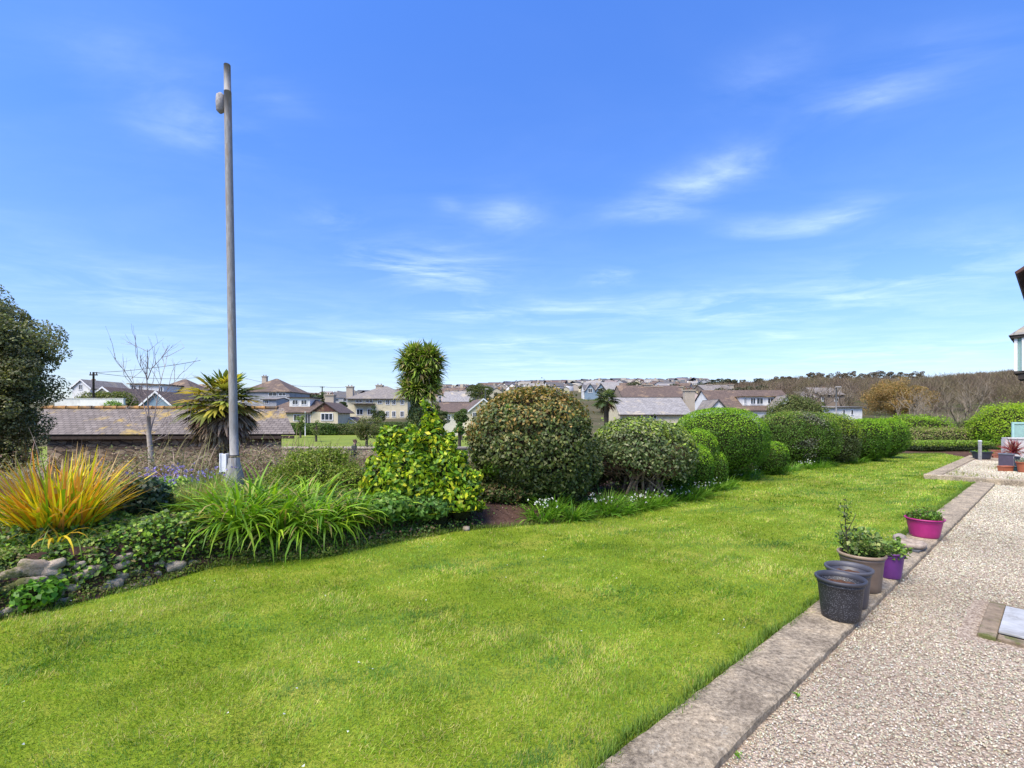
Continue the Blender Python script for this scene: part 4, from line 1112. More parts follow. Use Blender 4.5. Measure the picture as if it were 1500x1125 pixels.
Yt = 11.5; gx_ = hx(-72, Yt); g = float(zg(gx_, Yt)[0])
leafy_tree('evergreen_tree', 'big dark grey green evergreen tree at the left frame edge', (gx_, Yt, g), (0, 0, hz(552, Yt) - g, 2.08, 1.8, 2.45), 150000, .075, [(.11, .13, .04), (.17, .19, .07), (.26, .27, .11), (.07, .085, .03)], 401, .8, 290, core=True, trunk_r=.22, sq=.24, top=[(.2, .2, .1)])


# fan palm
def fan_palm(name, label, loc, trunk_h, R, n_f, n_dead, seed, cols, group=None, trunk_r=.14, seg_n=20):
    rng = np.random.default_rng(seed); t = thing(name, label, 'palm tree', loc, 0, group)
    def fans(n, elev, cols_, Rf, pet, mat, nm):
        A0, B0, Wd, own = [], [], [], []; st = []
        for k in range(n):
            az = rng.uniform(0, 6.283); el = elev(k)
            d = np.array([math.cos(az) * math.cos(el), math.sin(az) * math.cos(el), math.sin(el)])
            s = np.array([-math.sin(az), math.cos(az), 0]); upv = np.cross(s, d) * -1
            hub = np.array([0, 0, trunk_h]) + d * pet * rng.uniform(.7, 1.2); st.append((np.array([0, 0, trunk_h - .05]), hub))
            dn = d * 1.0 + np.array([0, 0, -.35]); dn /= np.linalg.norm(dn)
            for j in range(seg_n):
                a = math.radians(-105 + 210 * j / (seg_n - 1)); r = Rf * (1 - .25 * abs(a) / 1.8) * rng.uniform(.85, 1.1)
                dir_ = dn * math.cos(a) + s * math.sin(a) + upv * .12 * abs(math.sin(a)) + np.array([0, 0, -.12]) + rng.normal(0, .05, 3)
                A0.append(hub); B0.append(hub + dir_ * r); Wd.append(r * .10); own.append(k)
        A0, B0, Wd, own = np.array(A0), np.array(B0), np.array(Wd), np.array(own)
        # pleated leaflet: quad strip of two segments, tips drooping
        mid = A0 + (B0 - A0) * .6; tipp = B0 + np.array([0, 0, -1.]) * (np.linalg.norm(B0 - A0, axis=1) * .10)[:, None]
        dr = unit(B0 - A0); sd = unit(np.cross(dr, np.array([.1, .15, 1.]))) 
        w = Wd[:, None]
        V = np.stack([A0 - sd * w * .15, A0 + sd * w * .15, mid + sd * w * .75, mid - sd * w * .75, tipp + sd * w * .08, tipp - sd * w * .08], 1).reshape(-1, 3)
        i = np.arange(len(A0))[:, None] * 6
        Qf = np.concatenate([i + np.array([[0, 1, 2, 3]]), i + np.array([[3, 2, 4, 5]])], 1).reshape(-1, 4)
        cf = pal(cols_, n, rng, .15)[own]; cf = np.repeat(cf * rng.uniform(.85, 1.15, (len(cf), 1)), 2, 0)
        mesh_np(nm, V, Qf, mat, t, cf)
        a_ = np.array([q[0] for q in st]); b_ = np.array([q[1] for q in st]); V, Q_, i_ = sticks_geo(a_, b_, .025); V = V
        mesh_np('leaf_stalk', V, Q_, DRY, t, pal([(.2, .25, .08) if nm == 'frond' else (.2, .14, .09)], len(a_), rng)[i_])
    fans(n_f, lambda k: math.asin(rng.uniform(-.2, .98)), cols, R * .52, R * .55, LEAF, 'frond')
    if n_dead: fans(n_dead, lambda k: math.asin(rng.uniform(-.98, -.2)), [(.26, .19, .11), (.34, .26, .17), (.15, .105, .07)], R * .5, R * .42, DRY, 'dead_frond')
    mb = MB(); mb.tube([(0, 0, -.3), (.02, 0, trunk_h * .5), (0, 0, trunk_h)], [trunk_r * 1.1, trunk_r, trunk_r * 1.2], 10); mb.build('trunk', BARKD, t)
    return t


x, y, g = base(326, 0, 12.5)
fan_palm('fan_palm', 'fan palm with a skirt of dead fronds behind the steel post', (x, y, g), hz(598, 12.5) - g, 1.14, 48, 90, 6, [(.12, .19, .03), (.18, .24, .04), (.30, .29, .06), (.08, .12, .03), (.50, .42, .06), (.46, .34, .08), (.20, .24, .05)])


def cordyline(name, label, loc, heads, trunks, N_, Ln, seed, cols, group=None, W=.04, ivy=None):
    rng = np.random.default_rng(seed); t = thing(name, label, 'palm tree', loc, 0, group); parts = []
    for hd in heads:
        az = rng.uniform(0, 6.283, N_); ln = rng.uniform(.05, 2.0, N_)
        V, Q_, i_ = blade_geo(np.tile(np.array(hd, float), (N_, 1)) + rng.normal(0, .06, (N_, 3)), az, ln, rng.uniform(Ln * .7, Ln * 1.1, N_), W, rng.uniform(.2, 1.4, N_), rng, 5)
        parts.append((V, Q_, pal(cols, N_, rng, .18)[i_]))
    V, Q_, c = join(parts); mesh_np('frond', V, Q_, LEAF, t, c)
    mb = MB()
    for pts, r in trunks: mb.tube(pts, r, 8)
    mb.build('trunk', BARK, t)
    if ivy:
        n = ivy[1]; z = rng.uniform(0, ivy[0], n); a = rng.uniform(0, 6.283, n); r = ivy[2] * (1 + .35 * np.sin(z * 3 + a * 2)) * (1 + rng.normal(0, .12, n))
        q = np.stack([r * np.cos(a), r * np.sin(a), z], 1)
        V, Fi = leaf_geo(q, unit(np.stack([np.cos(a), np.sin(a), .3 + 0 * a], 1)), .10, .09, rng, .6)
        mesh_np('ivy', V, Fi, GLOSSY, t, pal([(.05, .09, .03), (.09, .13, .03), (.14, .18, .05)], n, rng, .2))
    return t


Yc = 24.; x = hx(613, Yc); g = -1.38
def lc(u, v_): return (hx(u, Yc) - x, .25 * math.sin(u * 1.7 + v_), hz(v_, Yc) - g)
cordyline('cabbage_palm', 'tall cabbage palm with ivy wrapped trunk and dense strap leaf heads', (x, Yc, g), [lc(599, 533), lc(612, 527), (lc(622, 533)), lc(635, 532), lc(602, 548), lc(617, 545), lc(632, 548), lc(606, 560), lc(628, 562), lc(612, 573), lc(600, 574), lc(627, 577), lc(606, 522), lc(629, 524)],
          [([(0, 0, -.3), (0, 0, 2.5), lc(613, 560), lc(612, 540)], [.22, .2, .16, .1]), ([lc(613, 590), lc(622, 565), lc(630, 545)], [.16, .12, .08]), ([lc(612, 585), lc(604, 565), lc(600, 545)], [.14, .1, .07]), ([lc(608, 590), lc(596, 572), lc(583, 560)], [.05, .04, .03])],
          300, .9, 7, [(.17, .27, .03), (.26, .35, .05), (.30, .33, .08), (.12, .19, .03), (.38, .31, .16)], ivy=(hz(575, Yc) - g, 6500, .42), W=.095)
x, y = hx(655, 26), 26.
# small palms and bushes beyond the garden
Yc = 42.; x = hx(888, Yc); g = float(zg(x, Yc)[0])
fan_palm('fan_palm', 'small dark palm seen between the two big domed shrubs', (x, Yc, g), hz(588, Yc) - g, 1.35, 34, 8, 16, [(.10, .15, .05), (.16, .19, .08), (.07, .1, .04)], trunk_r=.2)

# distant bare / evergreen trees in the park
def park_tree(u, Y, vt, vb, w, label, cols, seed, N_=5000, size=.16, name='park_tree', trunk_r=.15, clumps=26, core=False, group='trees around the park and gardens'):
    x = hx(u, Y); g = float(zg(x, Y)[0]); rz_ = (hz(vt, Y) - hz(vb, Y)) / 2
    return leafy_tree(name, label, (x, Y, g), (0, 0, max(hz((vt + vb) / 2, Y) - g, rz_ * .6), w / 2 / F * Y, w / 2 / F * Y * .8, rz_), N_, size, cols, seed, max(.5, hz((vt + vb) / 2, Y) - g), clumps, group, core=core, trunk_r=trunk_r)


DG = [(.04, .07, .02), (.07, .10, .03), (.10, .13, .04)]; OL = [(.12, .15, .04), (.17, .19, .06), (.08, .11, .03), (.2, .17, .08)]; BRt = [(.13, .10, .07), (.20, .15, .10), (.09, .07, .045), (.16, .15, .06)]
park_tree(537, 47, 605, 645, 46, 'loose green brown multi stemmed tree at the right end of the park field', OL, 501, 7000, .13)
park_tree(553, 100, 590, 622, 22, 'dark green conical tree before the cream apartment building', DG, 502, 3000, .25)
park_tree(472, 120, 571, 600, 20, 'dark pine behind the red gabled bungalow', DG, 503, 3000, .3)
park_tree(500, 105, 588, 612, 18, 'dark tree between the bungalow and the cream building', DG, 504, 3000, .3)
park_tree(705, 95, 563, 592, 44, 'wide dark pine above the brown roofs', [(.05, .08, .02), (.09, .12, .03), (.14, .15, .04)], 505, 6000, .25)
park_tree(676, 60, 598, 622, 22, 'green tree in front of the white cottage windows', DG + [(.12, .2, .04)], 506, 4000, .16)
park_tree(647, 58, 600, 622, 18, 'dark shrubby tree left of the white cottage', DG, 507, 3000, .16)
park_tree(673, 34, 619, 640, 16, 'small bright green tree behind the park wall', [(.08, .17, .03), (.12, .22, .04)], 508, 2500, .1)
park_tree(440, 66, 608, 632, 15, 'small tree before the bungalow door', [(.14, .2, .04), (.2, .26, .06)], 509, 1800, .13)
park_tree(463, 56, 616, 640, 14, 'thin young tree on the park field', [(.14, .2, .05), (.2, .24, .07)], 510, 1500, .12)
park_tree(1312, 70, 556, 610, 98, 'wide orange brown willow crown beyond the far hedge', [(.34, .20, .06), (.28, .19, .07), (.38, .25, .09), (.22, .17, .06)], 511, 30000, .17, 'willow_tree', .25, 80)
park_tree(640, 30, 585, 640, 24, 'olive green tree right of the cabbage palm', OL, 512, 5000, .09)


def bare_px(u, Y, vt, w, label, seed, name='bare_tree', depth=4, mat=None, group='leafless trees on the wooded slope'):
    x = hx(u, Y); g = float(zg(x, Y)[0]); hgt = hz(vt, Y) - g; t = thing(name, label, 'tree', (x, Y, g), 0, group)
    segs = []; rnd = random.Random(seed)
    segs.append(([Vector((0, 0, -.5)), Vector((.1, 0, hgt * .2)), Vector((0, 0, hgt * .38))], [hgt * .035, hgt * .028, hgt * .022]))
    for k in range(7):
        a = 2 * PI * k / 7 + rnd.uniform(-.4, .4); e = rnd.uniform(.5, 1.1)
        grow(Vector((0, 0, hgt * rnd.uniform(.2, .38))), Vector((math.cos(a) * e, math.sin(a) * e, rnd.uniform(.5, 1.2))).normalized(), hgt * .36, hgt * .014, depth - 1, segs, rnd, .25, .12, (3, 4), .66)
    tree_branches(segs[:1], 'trunk', mat or BARK, t, 7); tree_branches(segs[1:], 'branch', mat or BARK, t, 3); return t


PALEB = surf('lichened_bark', (.15, .125, .09), (.26, .22, .165), 4, .9, .2)
bare_px(1404, 48, 560, 90, 'pale lichened leafless tree rising behind the far hedge', 61, mat=PALEB, depth=5, group=None)
bare_px(1338, 60, 572, 60, 'leafless tree between the willow and the pale tree', 62, mat=PALEB, depth=4, group=None)

for k_, u_ in enumerate((1186, 1207, 1232, 1062)):
    bare_px(u_, 105 if k_ < 3 else 120, (560, 556, 562, 562)[k_], 40, ['leafless tree in front of the stone villa with chimney', 'leafless tree before the left half of the tall stone villa', 'leafless tree before the right half of the tall stone villa', 'leafless tree half hiding the old villa on the left'][k_], 80 + k_, depth=4, group=None)
# woodland on the hill slope, leafless and brown: reads as one mass
rng = np.random.default_rng(71)
def wood(n_trees, urange, Yr, seed, hgt=(5, 9), per=60, w=.10):
    rng = np.random.default_rng(seed); A0, B0, cols, ws = [], [], [], []
    for k in range(n_trees):
        Y = Yr[0] + (Yr[1] - Yr[0]) * rng.random() ** .8; u = rng.uniform(*urange)
        if Y < 150 and (1022 < u < 1085 or 1172 < u < 1244): continue
        x = hx(u, Y); g = float(zg(x, Y)[0]); h_ = rng.uniform(*hgt) * np.interp(Y, [180, 350], [1, .6]) * np.interp(u, [980, 1180], [.6, 1])
        col = np.array([(.17, .125, .09), (.22, .17, .12), (.13, .10, .075), (.20, .17, .10), (.15, .13, .07)])[rng.integers(5)] * rng.uniform(.85, 1.2)
        a = rng.uniform(0, 6.28, per); f_ = rng.uniform(.15, .55, per); b0 = np.stack([0 * a, 0 * a, h_ * f_], 1)
        sp = rng.uniform(.1, .48, per) * h_; q = np.stack([np.cos(a) * sp, np.sin(a) * sp, h_ * np.clip(f_ + rng.uniform(.15, .5, per), 0, 1.05)], 1)
        b0 = b0 + (q - b0) * rng.uniform(0, .5, (per, 1)); q = q + rng.normal(0, .3, (per, 3))
        A0.append(b0 + [x, Y, g]); B0.append(q + [x, Y, g]); cols.append(np.tile(col, (per, 1)) * rng.uniform(.75, 1.3, (per, 1))); ws.append(np.full(per, w * Y / 180))
    return np.concatenate(A0), np.concatenate(B0), np.concatenate(cols), np.concatenate(ws)


a_, b_, c_, w_ = wood(2300, (985, 1700), (90, 350), 72)
V, Q_, i_ = sticks_geo(a_, b_, w_)
tag(mesh_np('bare_woodland', V, Q_, DRY, cols=c_[i_]), 'brown leafless woodland covering the hillside on the right', 'woodland', kind='stuff')
# row of rounded trees on the skyline
sk = [1183, 1196, 1208, 1222, 1233, 1248, 1268, 1280, 1294, 1306, 1320, 1334, 1346]
for k, u in enumerate(sk):
    rk = random.Random(k)
    park_tree(u, 330, 543.5 + rk.uniform(-1.5, 2.5), 560, 19 + rk.uniform(-2, 4), ['leftmost skyline tree above the old villa', 'second skyline tree from the left', 'third skyline tree, above the street lamp', 'fourth skyline tree from the left',
              'broad skyline tree left of the gap', 'last skyline tree before the gap', 'first skyline tree right of the gap', 'second skyline tree right of the gap', 'skyline tree above the left part of the willow',
              'skyline tree above the middle of the willow', 'skyline tree above the right part of the willow', 'second skyline tree from the right', 'rightmost tree of the skyline row'][k],
              [(.14, .11, .075), (.18, .14, .10), (.10, .085, .055)], 520 + k, 1300, .7, 'skyline_tree', .4, 12, group='row of trees on the skyline')
park_tree(1147, 250, 551, 566, 44, 'dark rounded copse on the brow above the box dormer house', [(.10, .075, .05), (.13, .10, .06)], 540, 5000, .6, 'skyline_tree', .4, 30, core=True, group=None)

# hedge line at the far side of the park
for k, (u0_, u1_, vt, Y, cols, lab) in enumerate([(415, 492, 620, 76, [(.09, .16, .03), (.13, .2, .04), (.06, .1, .03)], 'green hedge below the bungalow across the park field'), (486, 560, 621, 77, [(.10, .13, .04), (.15, .16, .06), (.07, .12, .03)], 'darker hedge below the white garage'),
                                                  (555, 650, 618, 78, [(.07, .11, .03), (.11, .15, .04)], 'hedge behind the cabbage palm trunk')]):
    dome_px('park_hedge', lab, 'hedge', u0_, u1_, vt, Y, 1.2, 9000, .22, cols, seed=60 + k, p=5, amp=.12, freq=5, core=.8, group='hedges on the far side of the park')
dome_px('park_hedge', 'long clipped hedge in front of the cream gabled house', 'hedge', 112, 200, 575, 52, 1.0, 9000, .18, [(.14, .17, .03), (.19, .21, .04), (.09, .11, .02)], seed=66, p=5, amp=.06, freq=5)
dome_px('round_bush', 'bright green round bush above the barn ridge', 'bush', 148, 186, 587, 42, 1.0, 6000, .12, [(.14, .26, .02), (.18, .3, .03)], seed=67, amp=.06)

# ------------------------------------------------------------------ barn
def slate_mat(name, c1, c2, c3, lichen, rowh=.22, colw=.3, s3=.9):
    m, nt, b = newmat(name); v = coord(nt)
    br = nt.nodes.new('ShaderNodeTexBrick'); br.inputs['Scale'].default_value = 1; br.inputs['Brick Width'].default_value = colw; br.inputs['Row Height'].default_value = rowh
    br.inputs['Mortar Size'].default_value = .012; br.inputs['Color1'].default_value = (*c1, 1); br.inputs['Color2'].default_value = (*c2, 1); br.inputs['Mortar'].default_value = (*[q * .35 for q in c1], 1)
    uv = nt.nodes.new('ShaderNodeUVMap'); L(nt, uv.outputs[0], br.inputs['Vector'])
    f = noise_node(nt, v, 2.2, 6, .7); col = mix(nt, .6, br.outputs[0], ramp(nt, f, [(.3, (.55, .5, .5)), (.7, (1.35, 1.3, 1.3))]), 'MULTIPLY')
    g = ramp(nt, noise_node(nt, v, s3, 6, .75, .5), [(.53, (0, 0, 0)), (.62, (.8, .8, .8))]); col = mix(nt, g, col, lichen)
    g = ramp(nt, noise_node(nt, v, 6, 5, .7), [(.55, (0, 0, 0)), (.7, (.6, .6, .6))]); col = mix(nt, g, col, c3)
    L(nt, col, b.inputs['Base Color']); b.inputs['Roughness'].default_value = .8; bump(nt, b, br.outputs['Fac'], -.4, .02)
    return m


def uv_quad_roof(name, quads, mat, parent, th=.05):
    """each quad: 4 corners (eave-left, eave-right, ridge-right, ridge-left); UV in metres"""
    me = bpy.data.meshes.new(name); V, FF, UV = [], [], []
    for q in quads:
        p = [Vector(a) for a in q]; e = (p[1] - p[0]).normalized(); nrm = (p[1] - p[0]).cross(p[-1] - p[0]).normalized(); s = nrm.cross(e)
        b0 = len(V); k = len(p)
        V += [tuple(a) for a in p] + [tuple(a - nrm * th) for a in p]
        FF.append(tuple(range(b0, b0 + k))); UV += [((a - p[0]).dot(e), (a - p[0]).dot(s)) for a in p]
        FF.append(tuple(range(b0 + k, b0 + 2 * k))[::-1]); UV += [(0, 0)] * k
        for i in range(k):
            j = (i + 1) % k; FF.append((b0 + j, b0 + i, b0 + k + i, b0 + k + j)); UV += [(0, 0)] * 4
    me.from_pydata(V, [], FF); ul = me.uv_layers.new(name='UVMap')
    for i, c_ in enumerate(UV): ul.data[i].uv = c_
    me.materials.append(mat); me.update(); return link(name, me, parent)


def stone_wall_mat(name, c1, c2, c3, mort, sc=3.2):
    m, nt, b = newmat(name); v = coord(nt, 'Object', (1, 1, 2.6))
    vo = nt.nodes.new('ShaderNodeTexVoronoi'); vo.inputs['Scale'].default_value = sc; L(nt, v, vo.inputs['Vector'])
    vd = nt.nodes.new('ShaderNodeTexVoronoi'); vd.feature = 'DISTANCE_TO_EDGE'; vd.inputs['Scale'].default_value = sc; L(nt, v, vd.inputs['Vector'])
    col = ramp(nt, vo.outputs['Color'], [(.2, c1), (.5, c2), (.8, c3)]); e = ramp(nt, vd.outputs[0], [(.02, (0, 0, 0)), (.07, (1, 1, 1))]); col = mix(nt, e, mort, col)
    col = mix(nt, .5, col, ramp(nt, noise_node(nt, v, 9, 5), [(.3, (.6, .6, .6)), (.7, (1.3, 1.3, 1.3))]), 'MULTIPLY')
    L(nt, col, b.inputs['Base Color']); b.inputs['Roughness'].default_value = .9; bump(nt, b, e, .8, .03); return m


SW = stone_wall_mat('rubble_masonry', (.14, .10, .07), (.26, .18, .11), (.38, .29, .20), (.10, .075, .055))
brn_ang = math.radians(4); Yb = 16.6
o_ = thing('stone_barn', 'long low stone barn with lichened slate roof beyond the brambles', 'barn', (hx(244, Yb), Yb, -1.4), brn_ang)
wE = (423 - 57) / F * Yb / 2 * 1.0; ze = hz(636, Yb) + 1.4; zr = hz(598, Yb + 1.5) + 1.4
SHR = .66
def bq(x, y, z): return (x - SHR * y, y, z)
mb = MB(); mb.prism([bq(-wE + .4, .25, 0)[:2], bq(wE - .4, .25, 0)[:2], bq(wE - .4, 2.75, 0)[:2], bq(-wE + .4, 2.75, 0)[:2]], 0, ze - .1); mb.build('wall', SW, o_)
for sx, fo in ((-1, (0, 1, 2)), (1, (0, 2, 1))):
    mb = MB(); mb.add([bq(sx * (wE - .4), .25, ze - .1), bq(sx * (wE - .4), 2.75, ze - .1), bq(sx * (wE - .4), 1.5, zr - .12)], [fo]); mb.build('gable', SW, o_)
SLB = slate_mat('barn_slate', (.135, .115, .10), (.20, .175, .155), (.10, .085, .07), (.38, .26, .05), .14, .22, .7)
uv_quad_roof('roof', [[bq(-wE, 0, ze), bq(wE, 0, ze), bq(wE, 1.5, zr), bq(-wE, 1.5, zr)], [bq(wE, 3.0, ze), bq(-wE, 3.0, ze), bq(-wE, 1.5, zr), bq(wE, 1.5, zr)]], SLB, o_)
mb = MB()
rr_ = random.Random(5); xx_ = -wE
while xx_ < wE - .3:
    l_ = rr_.uniform(.38, .46); mb.tube([bq(xx_, 1.5, zr + .01), bq(xx_ + l_ - .02, 1.5, zr + .02)], [.07, .075], 8); xx_ += l_
mb.build('ridge_tiles', surf('lichen_ridge', (.20, .10, .05), (.42, .24, .07), 5, .9, .5, .01, (.10, .08, .06), 1.5), o_)
mb = MB(); mb.box((0, .04, ze - .12), (2 * wE - .1, .05, .10)); mb.build('fascia', surf('dark_timber', (.03, .022, .018), (.07, .05, .04), 8, .9, .3), o_)

# park wall and lane
o_ = thing('park_wall', 'low tan stone wall along the edge of the park field', 'wall', (hx(600, 27.6), 27.6, -1.4))
mb = MB(); mb.box((0, 0, .58), (15, .35, 1.16)); mb.build('wall_body', stone_wall_mat('tan_masonry', (.22, .17, .12), (.32, .26, .19), (.40, .33, .25), (.18, .14, .10)), o_)
mb = MB(); mb.box((0, 0, 1.2), (15.1, .45, .09)); mb.build('coping', surf('coping_stone', (.34, .29, .23), (.44, .38, .31), 3, .9, .3), o_, .01)
clip_sheet('lane', [(-30, 22.5), (10, 22.5), (10, 27.4), (-30, 27.4)], -1.37, surf('lane_asphalt', (.11, .095, .07), (.16, .14, .10), 20, .9, .4))

# ------------------------------------------------------------------ houses
def wm(name, c, d=.86): return surf(name, tuple(q * d for q in c), c, 1.5, .9, .15, .01, tuple(q * .72 for q in c), .35)
WHITE = wm('white_render', (.72, .71, .67)); CREAM = wm('cream_render', (.60, .53, .36)); PALE = wm('pale_render', (.55, .52, .45)); BEIGE = wm('beige_render', (.46, .40, .32)); BLUEG = wm('blue_cladding', (.22, .30, .36)); GREYR = wm('grey_render', (.38, .38, .38)); STN = wm('villa_stone', (.24, .19, .145)); PINK = wm('pink_render', (.5, .40, .36))
R_BR = slate_mat('brown_tile', (.095, .068, .052), (.135, .096, .072), (.12, .09, .07), (.25, .17, .10), .3, .35, .3); R_GR = slate_mat('grey_slate', (.18, .165, .145), (.23, .21, .185), (.16, .15, .15), (.27, .23, .16), .3, .4, .3)
R_LT = slate_mat('pale_slate', (.22, .215, .205), (.28, .275, .265), (.24, .22, .21), (.40, .34, .24), .3, .4, .3); R_RED = slate_mat('red_tile', (.30, .12, .08), (.36, .16, .11), (.22, .1, .08), (.3, .2, .1), .3, .35, .3); R_OR = slate_mat('lichened_tile', (.30, .21, .12), (.36, .26, .15), (.2, .15, .1), (.38, .26, .12), .3, .35, .3)
GLS = bpy.data.materials.new('window_glass'); GLS.use_nodes = True; b = GLS.node_tree.nodes['Principled BSDF']; b.inputs['Base Color'].default_value = (.035, .045, .055, 1); b.inputs['Roughness'].default_value = .08
FRM = surf('window_frame', (.66, .66, .65), (.74, .74, .73), 5, .5, 0); CHIM = wm('chimney_render', (.42, .36, .28)); DARKT = surf('dark_trim', (.03, .025, .02), (.06, .05, .045), 5, .8, .1)


def window(parent, x0, x1, z0, z1, y, fw=.07, bars=1, face=0.06):
    mb = MB(); cx, cz = (x0 + x1) / 2, (z0 + z1) / 2
    mb.box((cx, y - face / 2, z1 - fw / 2), (x1 - x0, face, fw)); mb.box((cx, y - face / 2, z0 + fw / 2), (x1 - x0, face + .04, fw))
    mb.box((x0 + fw / 2, y - face / 2, cz), (fw, face, z1 - z0 - 2 * fw)); mb.box((x1 - fw / 2, y - face / 2, cz), (fw, face, z1 - z0 - 2 * fw))
    for k in range(bars): mb.box((x0 + (x1 - x0) * (k + 1) / (bars + 1), y - face / 2, cz), (fw * .7, face * .8, z1 - z0 - 2 * fw))
    w_ = mb.build('window', FRM, parent)
    mb = MB(); mb.box((cx, y - .012, cz), (x1 - x0 - 2 * fw, .02, z1 - z0 - 2 * fw)); mb.build('pane', GLS, w_)
    return w_


def house(name, label, u0, u1, vb, ve, vr, Y, depth, wall, roofm, kind='hip', ridge='x', wins=(), chims=(), rot=0.0, group=None, over=.35, cat='house', bars=1):
    xc = hx((u0 + u1) / 2, Y); w = (u1 - u0) / F * Y; z0 = hz(vb, Y); ze = hz(ve, Y); zr = hz(vr, Y + (depth / 2 if ridge == 'x' else 0))
    g = min(z0, float(zg(xc, Y)[0])) - 1.0
    t = thing(name, label, cat, (xc, Y, g), rot, group); e, r_ = ze - g, zr - g; x0, x1, d = -w / 2, w / 2, depth
    mb = MB(); mb.box((0, d / 2, e / 2), (w, d, e))
    if kind == 'gable':
        if ridge == 'x':
            mb.add([(x0, 0, e), (x0, d, e), (x0, d / 2, r_ - .03)], [(0, 1, 2)]); mb.add([(x1, 0, e), (x1, d, e), (x1, d / 2, r_ - .03)], [(0, 2, 1)])
        else:
            mb.add([(x0, 0, e), (x1, 0, e), (0, 0, r_ - .03)], [(0, 1, 2)]); mb.add([(x0, d, e), (x1, d, e), (0, d, r_ - .03)], [(0, 2, 1)])
    mb.build('wall', wall, t)
    o = over; sl = (r_ - e) / (d / 2 if ridge == 'x' else w / 2); eo = e - sl * o + .06; rr = r_ + .06
    if kind == 'flat': quads = [[(x0 - o, -o, e + .02), (x1 + o, -o, e + .02), (x1 + o, d + o, e + .25), (x0 - o, d + o, e + .25)]]
    elif kind == 'gable' and ridge == 'x': quads = [[(x0 - .15, -o, eo), (x1 + .15, -o, eo), (x1 + .15, d / 2, rr), (x0 - .15, d / 2, rr)], [(x1 + .15, d + o, eo), (x0 - .15, d + o, eo), (x0 - .15, d / 2, rr), (x1 + .15, d / 2, rr)]]
    elif kind == 'gable': quads = [[(x0 - o, d + .2, eo), (x0 - o, -.2, eo), (0, -.2, rr), (0, d + .2, rr)], [(x1 + o, -.2, eo), (x1 + o, d + .2, eo), (0, d + .2, rr), (0, -.2, rr)]]
    else:
        h_ = min(d / 2, w / 2 * .96); a0, a1 = x0 - o, x1 + o; m0, m1 = x0 + h_, x1 - h_
        quads = [[(a0, -o, eo), (a1, -o, eo), (m1, d / 2, rr), (m0, d / 2, rr)], [(a1, d + o, eo), (a0, d + o, eo), (m0, d / 2, rr), (m1, d / 2, rr)], [(a0, d + o, eo), (a0, -o, eo), (m0, d / 2, rr)], [(a1, -o, eo), (a1, d + o, eo), (m1, d / 2, rr)]]
    uv_quad_roof('roof', quads, roofm, t, .12)
    if kind == 'gable' and ridge == 'y':
        mb = MB()
        for sx in (-1, 1): mb.add([(sx * (w / 2 + o), -.24, eo - .2), (sx * (w / 2 + o), -.24, eo + .02), (0, -.24, rr + .02), (0, -.24, rr - .2), (sx * (w / 2 + o), -.2, eo - .2), (sx * (w / 2 + o), -.2, eo + .02), (0, -.2, rr + .02), (0, -.2, rr - .2)], [(0, 1, 2, 3), (7, 6, 5, 4), (0, 3, 7, 4), (1, 5, 6, 2)])
        mb.build('bargeboard', FRM, t)
    elif kind != 'flat':
        mb = MB(); mb.box((0, -o - .05, eo - .05), (w + 2 * o, .1, .14)); mb.build('gutter', DARKT, t)
    for (a, b_, c_, d_) in wins: window(t, hx(a, Y) - xc, hx(b_, Y) - xc, hz(d_, Y) - g, hz(c_, Y) - g, 0, max(.05, .001 * Y), bars)
    for (u, vt_, cw) in chims:
        Yc_ = Y + d / 2; cx = hx(u, Yc_) - xc; top = hz(vt_, Yc_) - g
        mb = MB(); mb.box((cx, d / 2, (top + e) / 2), (cw, cw * .7, top - e)); mb.box((cx, d / 2, top - .1), (cw * 1.2, cw * .9, .16)); ch = mb.build('chimney', CHIM, t)
        for q in (-.25, .25):
            mb = MB(); mb.lathe([(.13, 0), (.1, .35)], 8, c=(cx + q * cw, d / 2, top), cap1=True)
            mb.build('chimney_pot', R_RED, ch)
    t['_g'] = g; del t['_g']
    return t, xc, g


# bungalow with dormer and red hung gable
t, xc, g = house('bungalow', 'brown roofed bungalow with white box dormer and red gable across the park', 384, 480, 626, 603, 583, 84, 9, CREAM, R_BR, 'hip', wins=[(447, 455, 606, 622), (430, 440, 607, 617)], chims=[(484, 578, 1.6)])
Yw = 80.5; wx0, wx1 = hx(457, Yw) - xc, hx(495, Yw) - xc; e = hz(603, Yw) - g; r_ = hz(589.5, Yw) - g; d0 = Yw - 84
mb = MB(); mb.box(((wx0 + wx1) / 2, d0 + 3, e / 2), (wx1 - wx0, 6, e)); mb.build('wing_wall', CREAM, t)
mx_ = (wx0 + wx1) / 2
mb = MB(); mb.add([(wx0 + .1, d0 - .05, e), (wx1 - .1, d0 - .05, e), (mx_, d0 - .05, r_ - .1)], [(0, 1, 2)]); mb.build('tile_hung_gable', R_RED, t)
uv_quad_roof('wing_roof', [[(wx0 - .4, d0 + 7.5, e - .2), (wx0 - .4, d0 - .3, e - .2), (mx_, d0 - .3, r_ + .08), (mx_, d0 + 7.5, r_ + .08)], [(wx1 + .4, d0 - .3, e - .2), (wx1 + .4, d0 + 7.5, e - .2), (mx_, d0 + 7.5, r_ + .08), (mx_, d0 - .3, r_ + .08)]], R_BR, t, .12)
window(t, hx(470, Yw) - xc, hx(488, Yw) - xc, hz(616, Yw) - g, hz(605, Yw) - g, d0 - .02, .12, 2)
